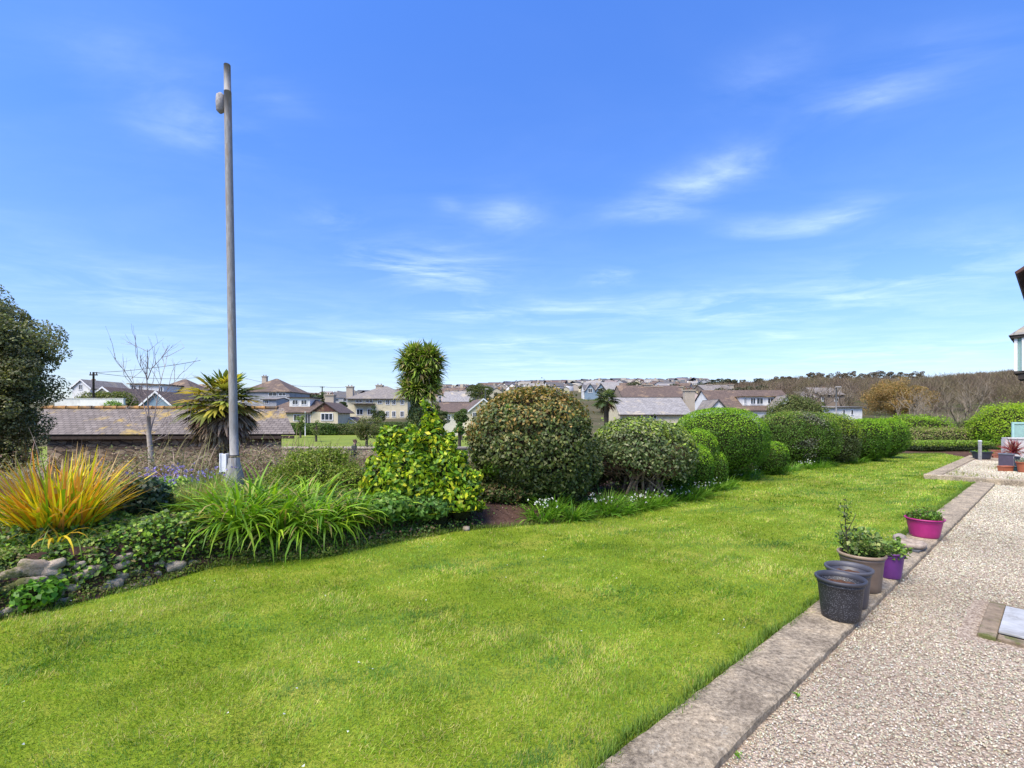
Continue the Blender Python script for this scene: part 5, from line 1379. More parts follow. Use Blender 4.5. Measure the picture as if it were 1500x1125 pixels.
def dormer(t, xc, g, u0, u1, vt, vb, Yf, d, Ym, wall, wins, roof=None, name='dormer'):
    a0, a1 = hx(u0, Yf) - xc, hx(u1, Yf) - xc; z1, z0 = hz(vt, Yf) - g, hz(vb, Yf) - g; y0 = Yf - Ym
    mb = MB(); mb.box(((a0 + a1) / 2, y0 + d / 2, (z0 + z1) / 2), (a1 - a0, d, z1 - z0)); dm = mb.build(name, wall, t)
    mb = MB(); mb.box(((a0 + a1) / 2, y0 + d / 2 - .15, z1 + .08), (a1 - a0 + .5, d + .5, .14)); mb.build('dormer_roof', roof or DARKT, dm)
    for q in wins: window(dm, hx(q[0], Yf) - xc, hx(q[1], Yf) - xc, hz(q[3], Yf) - g, hz(q[2], Yf) - g, y0, .09)
dormer(t, xc, g, 424, 454, 583, 597, 85.5, 4.5, 84, WHITE, [(428, 437, 585.5, 593), (441, 450, 585.5, 593)], R_BR)
house('house', 'house with dark brown hipped roof peaking behind the fan palm', 352, 424, 592, 573, 555, 120, 12, GREYR, R_BR, 'hip', wins=[(393, 406, 574.5, 580.5), (408, 419, 575, 580)], chims=[(388, 551, 1.2)])
house('house', 'small grey dormered house left of the bungalow roof', 385, 405, 600, 585, 583, 100, 6, GREYR, R_GR, 'gable', wins=[(388, 394, 586, 592)])
# cream apartment building
cw = [(521, 531, 585, 590), (536, 546, 585, 590), (553, 560, 586, 592), (565, 571, 585, 593), (574, 580, 585, 593), (574, 580, 602, 611), (565, 570, 602, 611), (553, 560, 602, 611), (522, 532, 599, 608), (538, 546, 599, 608), (586, 592, 602, 611), (586, 592, 586, 593)]
t, xc, g = house('apartment_building', 'two storey cream building with hipped slate roof and balcony', 509, 597, 615, 583, 566, 112, 13, CREAM, R_GR, 'hip', wins=cw, chims=[(513, 566, 1.6), (556, 564, 1.6)], over=.5, cat='building')
mb = MB(); mb.box((hx(532, 111) - xc, -.75, hz(592, 112) - g), (5.0, 1.5, .18)); mb.build('balcony_slab', DARKT, t)
mb = MB(); a0, a1 = hx(516, 112) - xc, hx(548, 112) - xc
for k in range(18): mb.box((a0 + (a1 - a0) * k / 17, -1.45, hz(590, 112) - g), (.04, .04, .8))
mb.box(((a0 + a1) / 2, -1.45, hz(590, 112) - g + .42), (a1 - a0, .06, .06)); mb.build('balcony_rail', GALVD, t)
house('garage', 'small white gabled garage between the bungalow and the cream building', 503, 520, 626, 617, 611, 86, 5, WHITE, R_BR, 'gable', 'y', cat='garage')
house('garage', 'low white flat roofed garage right of the gabled garage', 521, 532, 626, 620, 619, 88, 5, WHITE, R_LT, 'flat', cat='garage')
house('house', 'low pinkish terrace right of the cream building behind the cabbage palm', 597, 640, 616, 592, 584, 116, 9, PINK, R_GR, 'gable', wins=[(600, 606, 596, 601), (622, 628, 596, 601), (600, 606, 606, 611)])
# left group
house('house', 'white fronted house with small gable at the left, beside the evergreen', 106, 132, 602, 567, 556, 78, 8, WHITE, R_GR, 'gable', 'y', wins=[(115, 121, 563, 571)], chims=[(137, 558, .9)])
house('house', 'cream gabled house behind the long clipped hedge', 121, 182, 602, 590, 567, 64, 9, CREAM, R_BR, 'gable', 'y', wins=[(144, 154, 576, 580)], over=.3)
t, xc, g = house('house', 'brown roofed house with wide box dormer and dark windows', 166, 292, 604, 592, 556, 80, 14, WHITE, R_BR, 'hip', wins=[])
dormer(t, xc, g, 190, 216, 563, 580, 80.5, 6, 80, WHITE, [(192, 200, 564, 576), (203, 209, 564, 577)], R_OR)
dormer(t, xc, g, 216, 240, 564, 580, 80.2, 6, 80, WHITE, [(232, 239, 566, 576)], R_OR)
house('house', 'blue grey clad gable of a house just above the barn ridge', 203, 256, 612, 597, 573.5, 48, 7, BLUEG, R_BR, 'gable', 'y', over=.2)
house('house', 'brown roofed house right of the blue grey gable', 236, 300, 612, 596, 573, 56, 8, PALE, R_BR, 'hip')
house('house', 'house with lichened yellow roof behind the fan palm crown', 252, 300, 590, 572, 563, 95, 8, WHITE, R_OR, 'hip')
o_ = thing('garden_wall', 'long white rendered wall below the clipped hedge', 'wall', (hx(132, 46), 46, -1.2)); mb = MB(); mb.box((0, 0, (hz(584, 46) + 1.2) / 2), (6.6, .25, hz(584, 46) + 1.2)); mb.build('wall_body', WHITE, o_); mb = MB(); mb.box((0, 0, hz(584, 46) + 1.22), (6.7, .33, .06)); mb.build('coping', REND, o_)
# middle group
house('house', 'brown roofed cottage with cream gable end behind the dark trees', 636, 692, 622, 603, 590, 74, 8, PALE, R_BR, 'gable', wins=[(664, 672, 608, 615), (653, 660, 608, 615), (676, 682, 608, 615)])
house('house', 'brown roofed cottage with pale verge left of the great dome', 688, 728, 622, 600, 584, 70, 8, CREAM, R_BR, 'gable', 'y', wins=[(692, 699, 604, 613), (708, 716, 604, 613), (720, 724, 604, 613)], rot=.25)
house('terraced_house', 'long pale slate roofed terrace left of the wide pine', 648, 692, 600, 588, 573, 140, 12, PALE, R_LT, 'gable', chims=[(655, 571, 1.2), (668, 571, 1.2), (682, 571, 1.2)])
t, xc, g = house('house', 'pair of blue grey gables under a pale roof on the hillside', 858, 910, 578, 573, 560, 190, 12, BLUEG, R_LT, 'gable')
for u_a, u_b in ((857, 872), (872, 888)):
    a0, a1 = hx(u_a, 188) - xc, hx(u_b, 188) - xc; z0, z1 = hz(573, 188) - g, hz(562, 188) - g; m_ = (a0 + a1) / 2
    mb = MB(); mb.add([(a0, -2, 0), (a1, -2, 0), (a1, -2, z0), (m_, -2, z1), (a0, -2, z0), (a0, 3, 0), (a1, 3, 0), (a1, 3, z0), (m_, 6, z1), (a0, 3, z0)], [(0, 1, 2, 3, 4), (0, 4, 9, 5), (1, 6, 7, 2)]); gb = mb.build('front_gable', BLUEG, t)
    uv_quad_roof('gable_roof', [[(a0 - .3, 4, z0), (a0 - .3, -2.4, z0), (m_, -2.4, z1 + .2), (m_, 6, z1 + .2)], [(a1 + .3, -2.4, z0), (a1 + .3, 4, z0), (m_, 6, z1 + .2), (m_, -2.4, z1 + .2)]], R_LT, gb, .2)
    window(gb, m_ - .9, m_ + .9, z0 - .6, z0 + 1.1, -2.02, .15)
house('house', 'long house with pale slate roof and cream end chimney behind the hedge domes', 908, 1012, 622, 606, 583, 70, 9, CREAM, R_LT, 'gable', wins=[(933, 943, 608, 614), (952, 962, 608, 614)], chims=[(1009, 571, 1.5)], bars=1)
house('house', 'brown roofed house with three chimneys behind the pale slate roof', 912, 1006, 592, 581, 565, 110, 12, STN, R_BR, 'gable', chims=[(948, 563, 2.0), (961, 566, 2.4), (995, 566, 1.4)])
# box dormer house right
t, xc, g = house('house', 'house with wide white box dormer and brown roof beyond the privets', 1048, 1172, 622, 600, 572, 76, 11, WHITE, R_BR, 'gable', wins=[])
dormer(t, xc, g, 1088, 1138, 581.5, 594, 77.0, 7, 76, WHITE, [(1089.5, 1094, 582.5, 592.5), (1099, 1107, 582.5, 592.5), (1108, 1118, 582.5, 592.5), (1124, 1133, 582.5, 592)], R_OR)
for u_a, u_b, va, vb_, lab in ((1040, 1064, 600, 586, 0), (1138, 1166, 598, 580, 1)):
    a0, a1 = hx(u_a, 74) - xc, hx(u_b, 74) - xc; z0, z1 = hz(va, 74) - g, hz(vb_, 74) - g; m_ = (a0 + a1) / 2
    mb = MB(); mb.add([(a0, -2, 0), (a1, -2, 0), (a1, -2, z0), (m_, -2, z1), (a0, -2, z0), (a0, 1, 0), (a1, 1, 0), (a1, 1, z0), (a0, 1, z0)], [(0, 1, 2, 3, 4), (0, 4, 8, 5), (1, 6, 7, 2)]); gb = mb.build('front_gable', WHITE, t)
    uv_quad_roof('gable_roof', [[(a0 - .2, 3, z0), (a0 - .2, -2.3, z0), (m_, -2.3, z1 + .15), (m_, 4, z1 + .15)], [(a1 + .2, -2.3, z0), (a1 + .2, 3, z0), (m_, 4, z1 + .15), (m_, -2.3, z1 + .15)]], R_GR, gb, .12)
house('house', 'white flat roofed house right of the olive bush', 1216, 1263, 625, 596, 595, 60, 7, WHITE, R_LT, 'flat', wins=[(1234, 1238, 600, 609), (1246, 1250, 600, 608)], bars=0)
house('villa', 'old stone villa half hidden by bare trees left on the slope', 1033, 1076, 590, 572, 564, 150, 12, STN, R_GR, 'gable', wins=[(1036, 1040, 574, 579), (1052, 1056, 574, 579), (1066, 1071, 574, 579)], chims=[(1038, 563, 1.6), (1070, 563, 1.6)])
house('villa', 'tall stone villa with several chimneys behind the street lamp', 1200, 1238, 600, 578, 568, 130, 12, STN, R_GR, 'gable', wins=[(1203, 1208, 582, 588), (1222, 1228, 582, 588)], chims=[(1206, 568, 1.0), (1228, 567, 1.2)])
house('villa', 'stone villa with chimney right of the box dormer house', 1178, 1198, 600, 582, 574, 128, 10, STN, R_GR, 'gable', chims=[(1188, 570, 1.1)])
house('house', 'white long roofed house on the skyline above the pale slate roof', 965, 992, 572, 566, 562, 260, 10, WHITE, R_LT, 'gable')

# ---- distant town
rt = random.Random(21)
WALLS = [(WHITE, 'white'), (CREAM, 'cream'), (PALE, 'pale'), (BEIGE, 'beige'), (GREYR, 'grey'), (PINK, 'pinkish')]; R_SL = slate_mat('dark_slate', (.085, .085, .09), (.12, .12, .125), (.07, .07, .07), (.14, .12, .09), .3, .4, .3)
ROOFS = [(R_SL, 'dark slate'), (R_BR, 'brown'), (R_LT, 'light grey')]
protos = {}
def town_proto(wi, ri, det):
    t = thing('town_house', 'tiny %s house with %s roof on the distant town hillside' % (WALLS[wi][1], ROOFS[ri][1]), 'house', (0, 0, 0), 0, '%s houses with %s roofs on the distant hillside' % (WALLS[wi][1], ROOFS[ri][1]))
    w, d, e, r_ = 9.5, 8, 5.2, 8.0
    mb = MB(); mb.box((0, 0, e / 2 - 1.5), (w, d, e + 3)); mb.add([(-w / 2, -d / 2, e), (-w / 2, d / 2, e), (-w / 2, 0, r_ - .05)], [(0, 1, 2)]); mb.add([(w / 2, -d / 2, e), (w / 2, d / 2, e), (w / 2, 0, r_ - .05)], [(0, 2, 1)]); mb.build('wall', WALLS[wi][0], t)
    uv_quad_roof('roof', [[(-w / 2 - .2, -d / 2 - .4, e - .2), (w / 2 + .2, -d / 2 - .4, e - .2), (w / 2 + .2, 0, r_ + .05), (-w / 2 - .2, 0, r_ + .05)], [(w / 2 + .2, d / 2 + .4, e - .2), (-w / 2 - .2, d / 2 + .4, e - .2), (-w / 2 - .2, 0, r_ + .05), (w / 2 + .2, 0, r_ + .05)]], ROOFS[ri][0], t, .15)
    mb = MB(); mb.box((w * .36, 0, r_ + .3), (1.2, .8, 1.8)); mb.build('chimney', CHIM, t)
    if det:
        for cx in (-2.8, 0.2, 2.9):
            for cz in (1.2, 3.9): window(t, cx - .75, cx + .75, cz - .6, cz + .7, -d / 2, .14, 0)
    return t
spots = []
for k in range(4000):
    u = rt.uniform(425, 1035); Y = 140 + 455 * rt.random() ** .62
    if u < 640 and (Y < 180 or Y > 420): continue
    if any(abs(hx(u, Y) - hx(a, b_)) < 8.5 and abs(Y - b_) < 11 for a, b_ in spots): continue
    spots.append((u, Y))
    if len(spots) >= 300: break
spots.sort(key=lambda q: q[1])
for u, Y in spots:
    key = (rt.choice([0, 0, 0, 1, 1, 2, 2, 3, 4, 5]), rt.choice([0, 0, 0, 1, 1, 2]), Y < 260)
    if key not in protos: root = protos[key] = town_proto(*key)
    else:
        s = protos[key]; root = s.copy(); C.objects.link(root)
        for ch in s.children:
            c_ = ch.copy(); C.objects.link(c_); c_.parent = root
            for g2 in ch.children: d_ = g2.copy(); C.objects.link(d_); d_.parent = c_
    x = hx(u, Y); root.location = (x, Y, float(zg(x, Y)[0]) + .3); root.rotation_euler = (0, 0, rt.choice([0, .3, -.3, 1.57, 1.45, 1.2, -1.3, -.7])); sc_ = rt.uniform(.55, .82); root.scale = (sc_ * rt.uniform(.9, 1.5), sc_, sc_ * rt.uniform(.8, 1.05))
# beyond the 300 nearest: the rest of the town as one mass
rng = np.random.default_rng(91); n = 620; u = rng.uniform(440, 1030, n); Y = rng.uniform(330, 600, n); k = ~((u < 640) & (Y > 430)); u, Y = u[k], Y[k]; n = len(u); x = (u - U0) / F * Y; z = zg(x, Y)
a = rng.choice([0, .4, -.4, 1.57, .8], n); ww = rng.uniform(3, 6, n); dd = rng.uniform(2.6, 3.6, n); e = rng.uniform(2.8, 5.4, n); rr = e + rng.uniform(1.6, 2.6, n)
lv = np.array([(-1, -1, 0), (1, -1, 0), (1, 1, 0), (-1, 1, 0), (-1, -1, 1), (1, -1, 1), (1, 1, 1), (-1, 1, 1), (-1, 0, 2), (1, 0, 2)], float)
V = np.zeros((n, 10, 3)); X_ = lv[None, :, 0] * ww[:, None]; Y_ = lv[None, :, 1] * dd[:, None]; V[..., 0] = X_ * np.cos(a)[:, None] - Y_ * np.sin(a)[:, None] + x[:, None]; V[..., 1] = X_ * np.sin(a)[:, None] + Y_ * np.cos(a)[:, None] + Y[:, None]
V[..., 2] = z[:, None] + np.where(lv[None, :, 2] == 0, -2, np.where(lv[None, :, 2] == 1, e[:, None], rr[:, None]))
fq = np.array([(0, 1, 5, 4), (1, 2, 6, 5), (2, 3, 7, 6), (3, 0, 4, 7), (4, 5, 9, 8), (6, 7, 8, 9), (7, 4, 8, 8), (5, 6, 9, 9)])
Fq = (np.arange(n)[:, None, None] * 10 + fq[None])
wc = pal([(.56, .55, .52), (.5, .46, .38), (.4, .37, .33), (.6, .6, .58)], n, rng, .1); rc = pal([(.09, .09, .095), (.13, .09, .07), (.24, .22, .19), (.07, .07, .075)], n, rng, .15)
cq = np.stack([wc] * 4 + [rc] * 2 + [wc] * 2, 1).reshape(-1, 3)
Fq = Fq.reshape(-1, 4); tri = np.tile([0, 0, 0, 0, 0, 0, 1, 1], n).astype(bool)
o1 = mesh_np('distant_town', V.reshape(-1, 3), Fq[~tri], STONEC, cols=cq[~tri]); tag(o1, 'far rows of tiny houses along the top of the town hillside', 'houses', kind='stuff')
proto_tree = None
for k in range(110):
    u = rt.uniform(425, 1120); Y = 130 + 450 * rt.random(); x = hx(u, Y)
    if u < 640 and (Y < 180 or Y > 420): continue
    if proto_tree is None: proto_tree = root = leafy_tree('town_tree', 'dark rounded tree among the distant hillside houses', (0, 0, 0), (0, 0, 3.6, 3.4, 3.4, 2.8), 1100, .7, [(.07, .08, .04), (.12, .12, .07), (.05, .06, .03)], 600, 2.4, 12, 'trees among the distant houses', core=False, trunk_r=.25)
    else:
        root = proto_tree.copy(); C.objects.link(root)
        for ch in proto_tree.children: c_ = ch.copy(); C.objects.link(c_); c_.parent = root
    root.location = (x, Y, float(zg(x, Y)[0])); root.rotation_euler = (0, 0, rt.uniform(0, 6)); q = rt.uniform(.6, 1.3); root.scale = (q * rt.uniform(1, 1.6), q, q)

# ---- poles and lamps
def util_pole(u, vt, Y, label, arm=.8, name='utility_pole', mat=None, r=.13):
    x = hx(u, Y); g = float(zg(x, Y)[0]); h_ = hz(vt, Y) - g; t = thing(name, label, 'pole', (x, Y, g)); mb = MB(); mb.tube([(0, 0, -.3), (0, 0, h_)], [r, r * .7], 8); mb.build('shaft', mat or BARKD, t)
    mb = MB(); mb.box((0, 0, h_ - .3), (arm, .12, .12)); mb.tube([(-arm * .4, 0, h_ - .25), (-arm * .4, 0, h_)], .05, 6); mb.tube([(arm * .4, 0, h_ - .25), (arm * .4, 0, h_)], .05, 6); mb.build('crossarm', DARKT, t); return Vector((x, Y, g + h_ - .05))
p1 = util_pole(137, 545, 50, 'dark wooden utility pole over the clipped hedge')
p2 = util_pole(425, 564, 150, 'wooden utility pole above the bungalow roof, left one', 1.6, r=.25)
p3 = util_pole(472, 566, 165, 'utility pole above the dark pine', 1.6, r=.25)
p4 = util_pole(512, 566, 150, 'utility pole beside the left chimney of the cream building', 1.6, r=.25)
def wire(a, b_, label, r=.02):
    pts = [a.lerp(b_, k / 12) - Vector((0, 0, 4 * (k / 12) * (1 - k / 12) * (a - b_).length * .015)) for k in range(13)]; mb = MB(); mb.tube(pts, r, 4); tag(mb.build('overhead_wire', DARKT), label, 'wire', 'overhead wires')
wire(p1, Vector((-30, 46, p1.z + .8)), 'overhead wire running left from the pole above the hedge', .022)
wire(p1, Vector(P(290, 553, 75)), 'overhead wire running right from the pole above the hedge', .022)
wire(p2, p3, 'overhead wire between the poles above the bungalow', .045); wire(p3, p4, 'overhead wire from the pine to the cream building', .045); wire(p2, Vector(P(352, 552, 120)), 'overhead wire from the bungalow pole towards the fan palm', .035)


def street_lamp(u, vt, Y, label, r=.06):
    x = hx(u, Y); g = float(zg(x, Y)[0]); h_ = hz(vt, Y) - g; t = thing('street_lamp', label, 'street lamp', (x, Y, g)); mb = MB(); mb.tube([(0, 0, -.2), (0, 0, 1.2), (0, 0, 1.21), (0, 0, h_)], [r * 1.7, r * 1.7, r, r * .8], 8); mb.build('shaft', GALV, t)
    mb = MB(); mb.box((.22, 0, h_ + .03), (.6, .2, .12), taper=.7); mb.build('lantern', GALV, t)
street_lamp(711, 570, 72, 'grey street lamp before the wide pine', .1); street_lamp(1225, 567, 52, 'grey street lamp beside the white flat roofed house', .08)
x = hx(447, 73); t = thing('flag_pole', 'thin white pole at the far edge of the park field', 'pole', (x, 73, -1.4)); mb = MB(); mb.tube([(0, 0, 0), (0, 0, hz(604, 73) + 1.4)], .05, 6); mb.build('shaft', WHITEP, t); mb = MB(); mb.lathe([(.09, -.05), (.1, .05), (.02, .1)], 8, c=(0, 0, hz(604, 73) + 1.4), cap0=True, cap1=True); mb.build('finial', WHITEP, t)

# ------------------------------------------------------------------ own house at the right edge
BRT = slate_mat('red_brown_tile', (.20, .085, .06), (.27, .12, .085), (.14, .08, .06), (.2, .14, .1), .1, .17, .5)
far = np.array([hx(1508, 24.0), 24.0]); t = thing('house', 'two storey house at the right frame edge with oversailing bay window', 'house', (far[0], far[1], -1.4), math.atan2(A[1], A[0]))
# local +x runs away from the camera, +y faces the lawn
W2, D2, E2, R2 = 12., 9., 10.6, 13.8
mb = MB(); mb.box((W2 / 2, -D2 / 2, E2 / 2), (W2, D2, E2)); mb.add([(0, 0, E2), (0, -D2, E2), (0, -D2 / 2, R2)], [(0, 1, 2)]); mb.add([(W2, 0, E2), (W2, -D2, E2), (W2, -D2 / 2, R2)], [(0, 2, 1)]); mb.build('wall', wm('house_render', (.62, .60, .56)), t)
uv_quad_roof('roof', [[(W2 + .3, .5, E2 - .3), (-.35, .5, E2 - .3), (-.35, -D2 / 2, R2 + .1), (W2 + .3, -D2 / 2, R2 + .1)], [(-.35, -D2 - .4, E2 - .2), (W2 + .3, -D2 - .4, E2 - .2), (W2 + .3, -D2 / 2, R2 + .1), (-.35, -D2 / 2, R2 + .1)]], BRT, t, .14)
# bay at the far corner
bz0, bz1 = 5.2, 7.0
mb = MB(); mb.prism([(.0, .0), (.15, .55), (2.2, .55), (2.35, .0)], bz0, bz0 + .12); mb.prism([(.05, .0), (.2, .40), (2.15, .40), (2.3, .0)], bz0 - .3, bz0); mb.build('bay_base', DARKT, t)
for q in ((.2, .48), (.9, .48), (1.5, .48), (2.12, .48), (.09, .2), (2.25, .2)):
    mb = MB(); mb.box((q[0], q[1], (bz0 + bz1) / 2 + .06), (.12, .12, bz1 - bz0 - .12)); mb.build('bay_mullion', FRM, t)
mb = MB(); mb.prism([(.06, .0), (.2, .44), (2.14, .44), (2.28, .0)], bz0 + .12, bz1 - .001); mb.build('bay_glass', GLASSG, t)
mb = MB(); mb.prism([(-.1, .0), (.05, .66), (2.3, .66), (2.45, .0)], bz1, bz1 + .16); mb.build('bay_fascia', DARKT, t)
uv_quad_roof('bay_roof', [[(2.35, .74, bz1 + .15), (.0, .74, bz1 + .15), (.1, .0, bz1 + .75), (2.25, .0, bz1 + .75)], [(.0, .74, bz1 + .15), (-.15, .0, bz1 + .15), (.1, .0, bz1 + .75)]], R_LT, t, .05)


# ------------------------------------------------------------------ walking person
def skin_mesh(name, pts, edges, radii, mat, parent, sub=2):
    me = bpy.data.meshes.new(name); me.from_pydata(pts, edges, []); o = link(name, me, parent)
    m_ = o.modifiers.new('skin', 'SKIN'); m_.use_smooth_shade = True
    for i, r in enumerate(radii):
        sv = me.skin_vertices[0].data[i] if me.skin_vertices else None
        if sv is None: break
        sv.radius = r if hasattr(r, '__len__') else (r, r)
    if me.skin_vertices: me.skin_vertices[0].data[0].use_root = True
    s_ = o.modifiers.new('sub', 'SUBSURF'); s_.levels = sub; s_.render_levels = sub
    me.materials.append(mat); return o


def person():
    Y = 25.2; x = hx(518, Y); t = thing('person', 'man in dark jacket walking along the lane below the park wall', 'person', (x, Y, -1.375), math.radians(-70))
    SK = surf('skin', (.42, .25, .18), (.50, .31, .23), 20, .6, 0); JK = surf('dark_jacket', (.02, .025, .03), (.045, .05, .06), 12, .85, .4); TR = surf('dark_trousers', (.03, .035, .05), (.05, .055, .075), 12, .9, .3); HR = surf('brown_hair', (.05, .03, .02), (.09, .055, .035), 40, .8, .5); SH = surf('black_shoe', (.015, .015, .015), (.03, .03, .03), 10, .5, .1)
    # faces local +Y... walking pose, one leg forward
    P_ = [(0, 0, .95), (0, .01, 1.15), (0, .03, 1.38), (0, .05, 1.49), (0, .07, 1.56), (0, .085, 1.64), (0, .08, 1.70),
          (.17, .03, 1.42), (.23, .10, 1.16), (.22, .26, .96), (.215, .31, .89),
          (-.17, .03, 1.42), (-.23, -.08, 1.16), (-.23, -.02, .93), (-.225, .0, .86),
          (.09, 0, .90), (.10, .20, .52), (.10, .22, .10), (.10, .33, .045),
          (-.09, 0, .90), (-.10, -.05, .50), (-.10, -.32, .14), (-.10, -.24, .05)]
    E_ = [(0, 1), (1, 2), (2, 3), (3, 4), (4, 5), (5, 6), (2, 7), (7, 8), (8, 9), (9, 10), (2, 11), (11, 12), (12, 13), (13, 14), (0, 15), (15, 16), (16, 17), (17, 18), (0, 19), (19, 20), (20, 21), (21, 22)]
    R_ = [(.13, .10), (.14, .10), (.15, .10), .055, (.065, .08), (.078, .098), (.06, .07), .055, .042, .032, (.04, .02), .055, .042, .032, (.04, .02), .09, .06, .04, (.04, .03), .09, .06, .04, (.04, .03)]
    # five fingers each hand
    for (hxx, hy, hz_) in ((.215, .31, .89), (-.225, .0, .86)):
        root = 10 if hxx > 0 else 14
        for k in range(5):
            b0 = len(P_); off = (k - 1.5) * .018
            if k < 4: P_ += [(hxx, hy + off, hz_ - .04), (hxx, hy + off + .01, hz_ - .085 + .006 * abs(k - 1))]
            else: P_ += [(hxx, hy + .035, hz_ - .01), (hxx, hy + .05, hz_ - .04)]
            E_.extend([(root, b0), (b0, b0 + 1)]); R_.extend([.009, .007])
    skin_mesh('body', P_, E_, R_, SK, t)
    mb = MB()
    def ring(z, y, rx, ry): return [(rx * math.cos(2 * PI * k / 16), y + ry * math.sin(2 * PI * k / 16), z) for k in range(16)]
    rings = [ring(.84, 0, .185, .15), ring(.95, 0, .18, .145), ring(1.12, .01, .178, .14), ring(1.30, .025, .205, .15), ring(1.40, .03, .19, .135), ring(1.455, .04, .12, .10), ring(1.50, .05, .072, .075), ring(1.53, .055, .075, .078)]
    V = [p for r_ in rings for p in r_]; mb.add(V, [(a * 16 + k, a * 16 + (k + 1) % 16, (a + 1) * 16 + (k + 1) % 16, (a + 1) * 16 + k) for a in range(len(rings) - 1) for k in range(16)], True)
    for sd in ((7, 8, 9), (11, 12, 13)):
        q = [Vector(P_[k]) for k in sd]; q0 = q[0].lerp(Vector((0, .03, 1.40)), .35); mb.tube([q0, q[0], q[0].lerp(q[1], .5), q[1], q[1].lerp(q[2], .5), q[2]], [.075, .082, .072, .064, .055, .047], 12)
    mb.build('jacket', JK, t)
    skin_mesh('trousers', [P_[i] for i in (0, 15, 16, 17, 19, 20, 21)], [(0, 1), (1, 2), (2, 3), (0, 4), (4, 5), (5, 6)], [(.15, .125), .105, .078, .06, .105, .078, .06], TR, t)
    for a in ((.10, .23, .04), (-.10, -.31, .08)):
        mb = MB(); mb.box((a[0], a[1] + .06, a[2]), (.10, .28, .08)); mb.build('shoe', SH, t, .02)
    mb = MB(); mb.lathe([(.001, .115), (.05, .105), (.08, .07), (.092, .02), (.088, -.03)], 16); h_ = mb.build('hair', HR, t); h_.location = (0, .065, 1.66); h_.scale = (.95, 1.12, 1)
    mb = MB(); mb.lathe([(.016, -.02), (.012, .0), (.004, .02)], 8, c=(0, .18, 1.63), cap0=True, cap1=True); mb.build('nose', SK, t)
    for sx in (-1, 1):
        mb = MB(); mb.lathe([(.001, -.008), (.008, 0), (.001, .008)], 8, c=(sx * .03, .165, 1.655)); mb.build('eye', SH, t)
        mb = MB(); mb.lathe([(.001, -.03), (.016, -.01), (.018, .012), (.001, .03)], 8, c=(sx * .078, .075, 1.64)); mb.build('ear', SK, t)
    mb = MB(); mb.box((0, .172, 1.597), (.045, .01, .01)); mb.build('mouth', surf('lips', (.3, .12, .1), (.35, .15, .12), 5, .6, 0), t)


person()

# ------------------------------------------------------------------ sky, sun, camera
SUN_EL, SUN_AZ = math.radians(56), math.radians(-140)       # azimuth from +Y (north) clockwise; negative = to the left
w = bpy.data.worlds.new('World'); SC.world = w; w.use_nodes = True; nt = w.node_tree; bg = nt.nodes['Background']
sky = nt.nodes.new('ShaderNodeTexSky'); sky.sky_type = 'NISHITA'; sky.sun_disc = False; sky.sun_elevation = SUN_EL; sky.sun_rotation = SUN_AZ; sky.altitude = 10; sky.air_density = 1.0; sky.dust_density = .6; sky.ozone_density = 2.0
tc = nt.nodes.new('ShaderNodeTexCoord'); sep = nt.nodes.new('ShaderNodeSeparateXYZ'); L(nt, tc.outputs['Generated'], sep.inputs[0])
def M(op, a, b_=None, c_=None, clamp=False):
    m_ = nt.nodes.new('ShaderNodeMath'); m_.operation = op; m_.use_clamp = clamp
    for i, q in enumerate((a, b_, c_)):
        if q is None: continue
        if hasattr(q, 'is_output'): L(nt, q, m_.inputs[i])
        else: m_.inputs[i].default_value = q
    return m_.outputs[0]
zc_ = M('MAXIMUM', sep.outputs[2], .012)
cxn = M('DIVIDE', sep.outputs[0], zc_); cyn = M('DIVIDE', sep.outputs[1], zc_)
comb = nt.nodes.new('ShaderNodeCombineXYZ'); L(nt, cxn, comb.inputs[0]); L(nt, cyn, comb.inputs[1])
SKYTINT = ramp(nt, sep.outputs[2], [(0.0, (.68, .68, .80)), (.06, (.68, .71, .88)), (.2, (.63, .77, 1.06)), (.42, (.52, .79, 1.28)), (.75, (.5, .88, 1.6))])
base_c = mix(nt, 1.0, sky.outputs[0], SKYTINT, 'MULTIPLY')
# drifting cloud layer: density in the plane of the clouds
mp = nt.nodes.new('ShaderNodeMapping'); mp.inputs['Rotation'].default_value = (0, 0, .5); mp.inputs['Scale'].default_value = (.8, 1.25, 1); L(nt, comb.outputs[0], mp.inputs[0])
n1 = noise_node(nt, mp.outputs[0], 1.25, 10, .6, .6)
n2 = noise_node(nt, mp.outputs[0], 4.5, 6, .6, .8)
mass = None
CL = [(600, 385, 60, 22, .8), (665, 400, 60, 26, 1.0), (540, 378, 35, 12, .5), (490, 322, 32, 14, .8), (735, 318, 40, 20, .6), (655, 300, 15, 10, .5), (950, 312, 50, 14, .9), (1005, 276, 45, 20, 1.0), (1085, 235, 45, 25, .7), (1215, 322, 40, 20, .9), (1120, 335, 50, 14, .6),
      (1260, 145, 60, 26, .75), (1370, 90, 90, 40, .4), (1120, 110, 50, 40, .35), (300, 190, 60, 30, .6), (400, 140, 40, 25, .3), (200, 90, 90, 50, .25), (1070, 455, 60, 16, .9), (970, 445, 50, 12, .5), (830, 460, 70, 14, .9), (665, 457, 40, 10, .8), (560, 500, 50, 10, .9), (895, 408, 28, 9, 1.0),
      (1240, 440, 120, 30, .5), (1400, 385, 110, 40, .45), (1115, 497, 50, 9, .6), (200, 430, 110, 30, .3), (330, 470, 90, 20, .4), (740, 505, 60, 8, .7), (900, 505, 80, 12, .5), (1300, 520, 140, 15, .5), (780, 535, 60, 8, .6)]
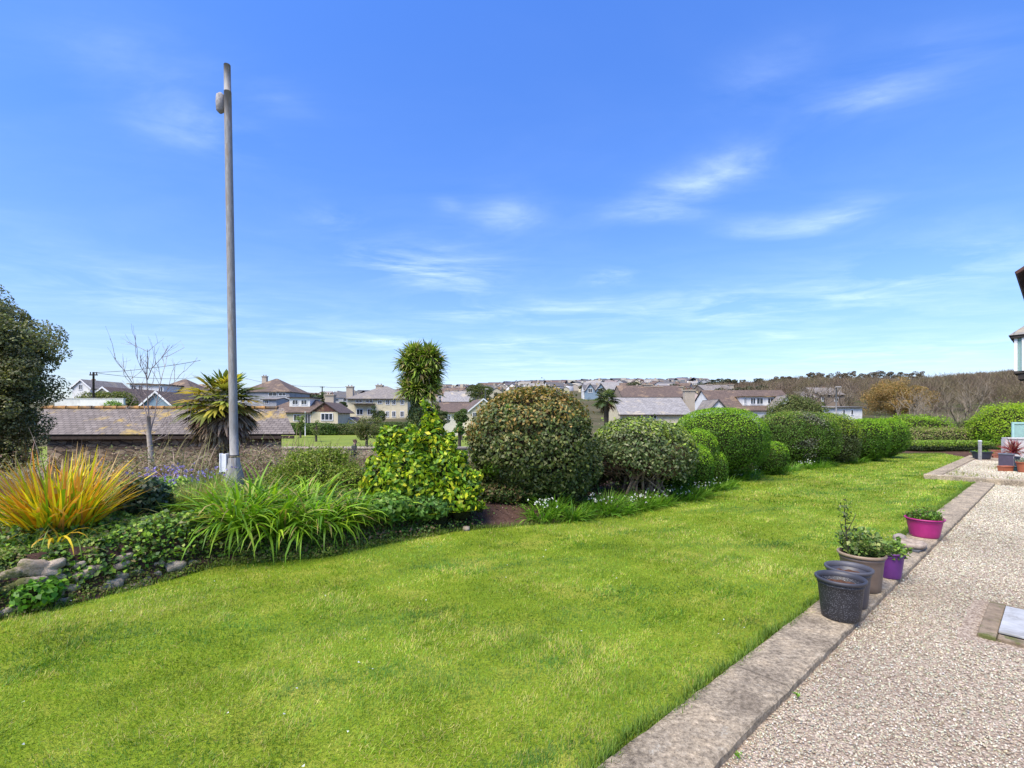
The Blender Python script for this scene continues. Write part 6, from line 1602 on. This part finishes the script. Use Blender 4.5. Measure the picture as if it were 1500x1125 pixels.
for u, v_, du, dv, st in CL:
    x_, z_ = (u - U0) / F, (V0 - v_) / F; cx_, cy_ = x_ / z_, 1 / z_; rx_ = du / F / z_; ry_ = .5 * (1 / ((V0 - v_ - dv) / F) - 1 / ((V0 - v_ + dv) / F))
    a_ = M('MULTIPLY', M('SUBTRACT', cxn, cx_), 1 / rx_); b_ = M('MULTIPLY', M('SUBTRACT', cyn, cy_), 1 / ry_)
    d_ = M('ADD', M('MULTIPLY', a_, a_), M('MULTIPLY', b_, b_)); e_ = M('MULTIPLY', M('EXPONENT', M('MULTIPLY', d_, -.7)), st)
    mass = e_ if mass is None else M('ADD', mass, e_)
wis = M('SUBTRACT', n1, .40); wis = M('MULTIPLY', wis, 2.6, clamp=True); fine = M('MULTIPLY_ADD', n2, 1.7, .0)
cm = M('MULTIPLY', M('MULTIPLY', mass, wis), fine)
low = ramp(nt, sep.outputs[2], [(0.0, (.55, .55, .55)), (.10, (.34, .34, .34)), (.3, (.08, .08, .08)), (.6, (.02, .02, .02))])
cm2 = M('MULTIPLY', M('MULTIPLY', wis, fine), low)
cov = M('MULTIPLY', M('ADD', cm, cm2), .60, clamp=True)
front = M('GREATER_THAN', sep.outputs[2], .0)
cov = M('MULTIPLY', cov, front)
cloudc = mix(nt, 1.0, base_c, (1, 1, 1), 'MIX')
CC = nt.nodes.new('ShaderNodeRGB'); CC.outputs[0].default_value = (5.2, 6.2, 7.6, 1)
fin = mix(nt, cov, base_c, CC.outputs[0])
L(nt, fin, bg.inputs[0]); bg.inputs[1].default_value = .15

s = bpy.data.lights.new('sun', 'SUN'); s.energy = 4.7; s.angle = math.radians(42); s.color = (1.0, .89, .70)
so = bpy.data.objects.new('sun', s); C.objects.link(so)
dirv = Vector((math.sin(SUN_AZ) * math.cos(SUN_EL), math.cos(SUN_AZ) * math.cos(SUN_EL), math.sin(SUN_EL)))
so.rotation_euler = (-dirv).to_track_quat('-Z', 'Y').to_euler()

cam = bpy.data.cameras.new('camera'); co = bpy.data.objects.new('camera', cam); C.objects.link(co)
co.location = (0, 0, H); co.rotation_euler = (PI / 2, 0, 0); cam.sensor_width = 36; cam.lens = 36 * F / 1500; cam.shift_y = (V0 - 562.5) / 1500; cam.clip_start = .05; cam.clip_end = 6000
SC.camera = co
SC.view_settings.view_transform = 'Standard'; SC.view_settings.look = 'None'; SC.view_settings.exposure = .62; SC.view_settings.gamma = 1
SC.render.engine = 'CYCLES'; SC.cycles.use_denoising = True; SC.cycles.max_bounces = 6; SC.cycles.diffuse_bounces = 3; SC.cycles.glossy_bounces = 2; SC.cycles.transmission_bounces = 3; SC.cycles.transparent_max_bounces = 6
SC.cycles.sample_clamp_indirect = 6
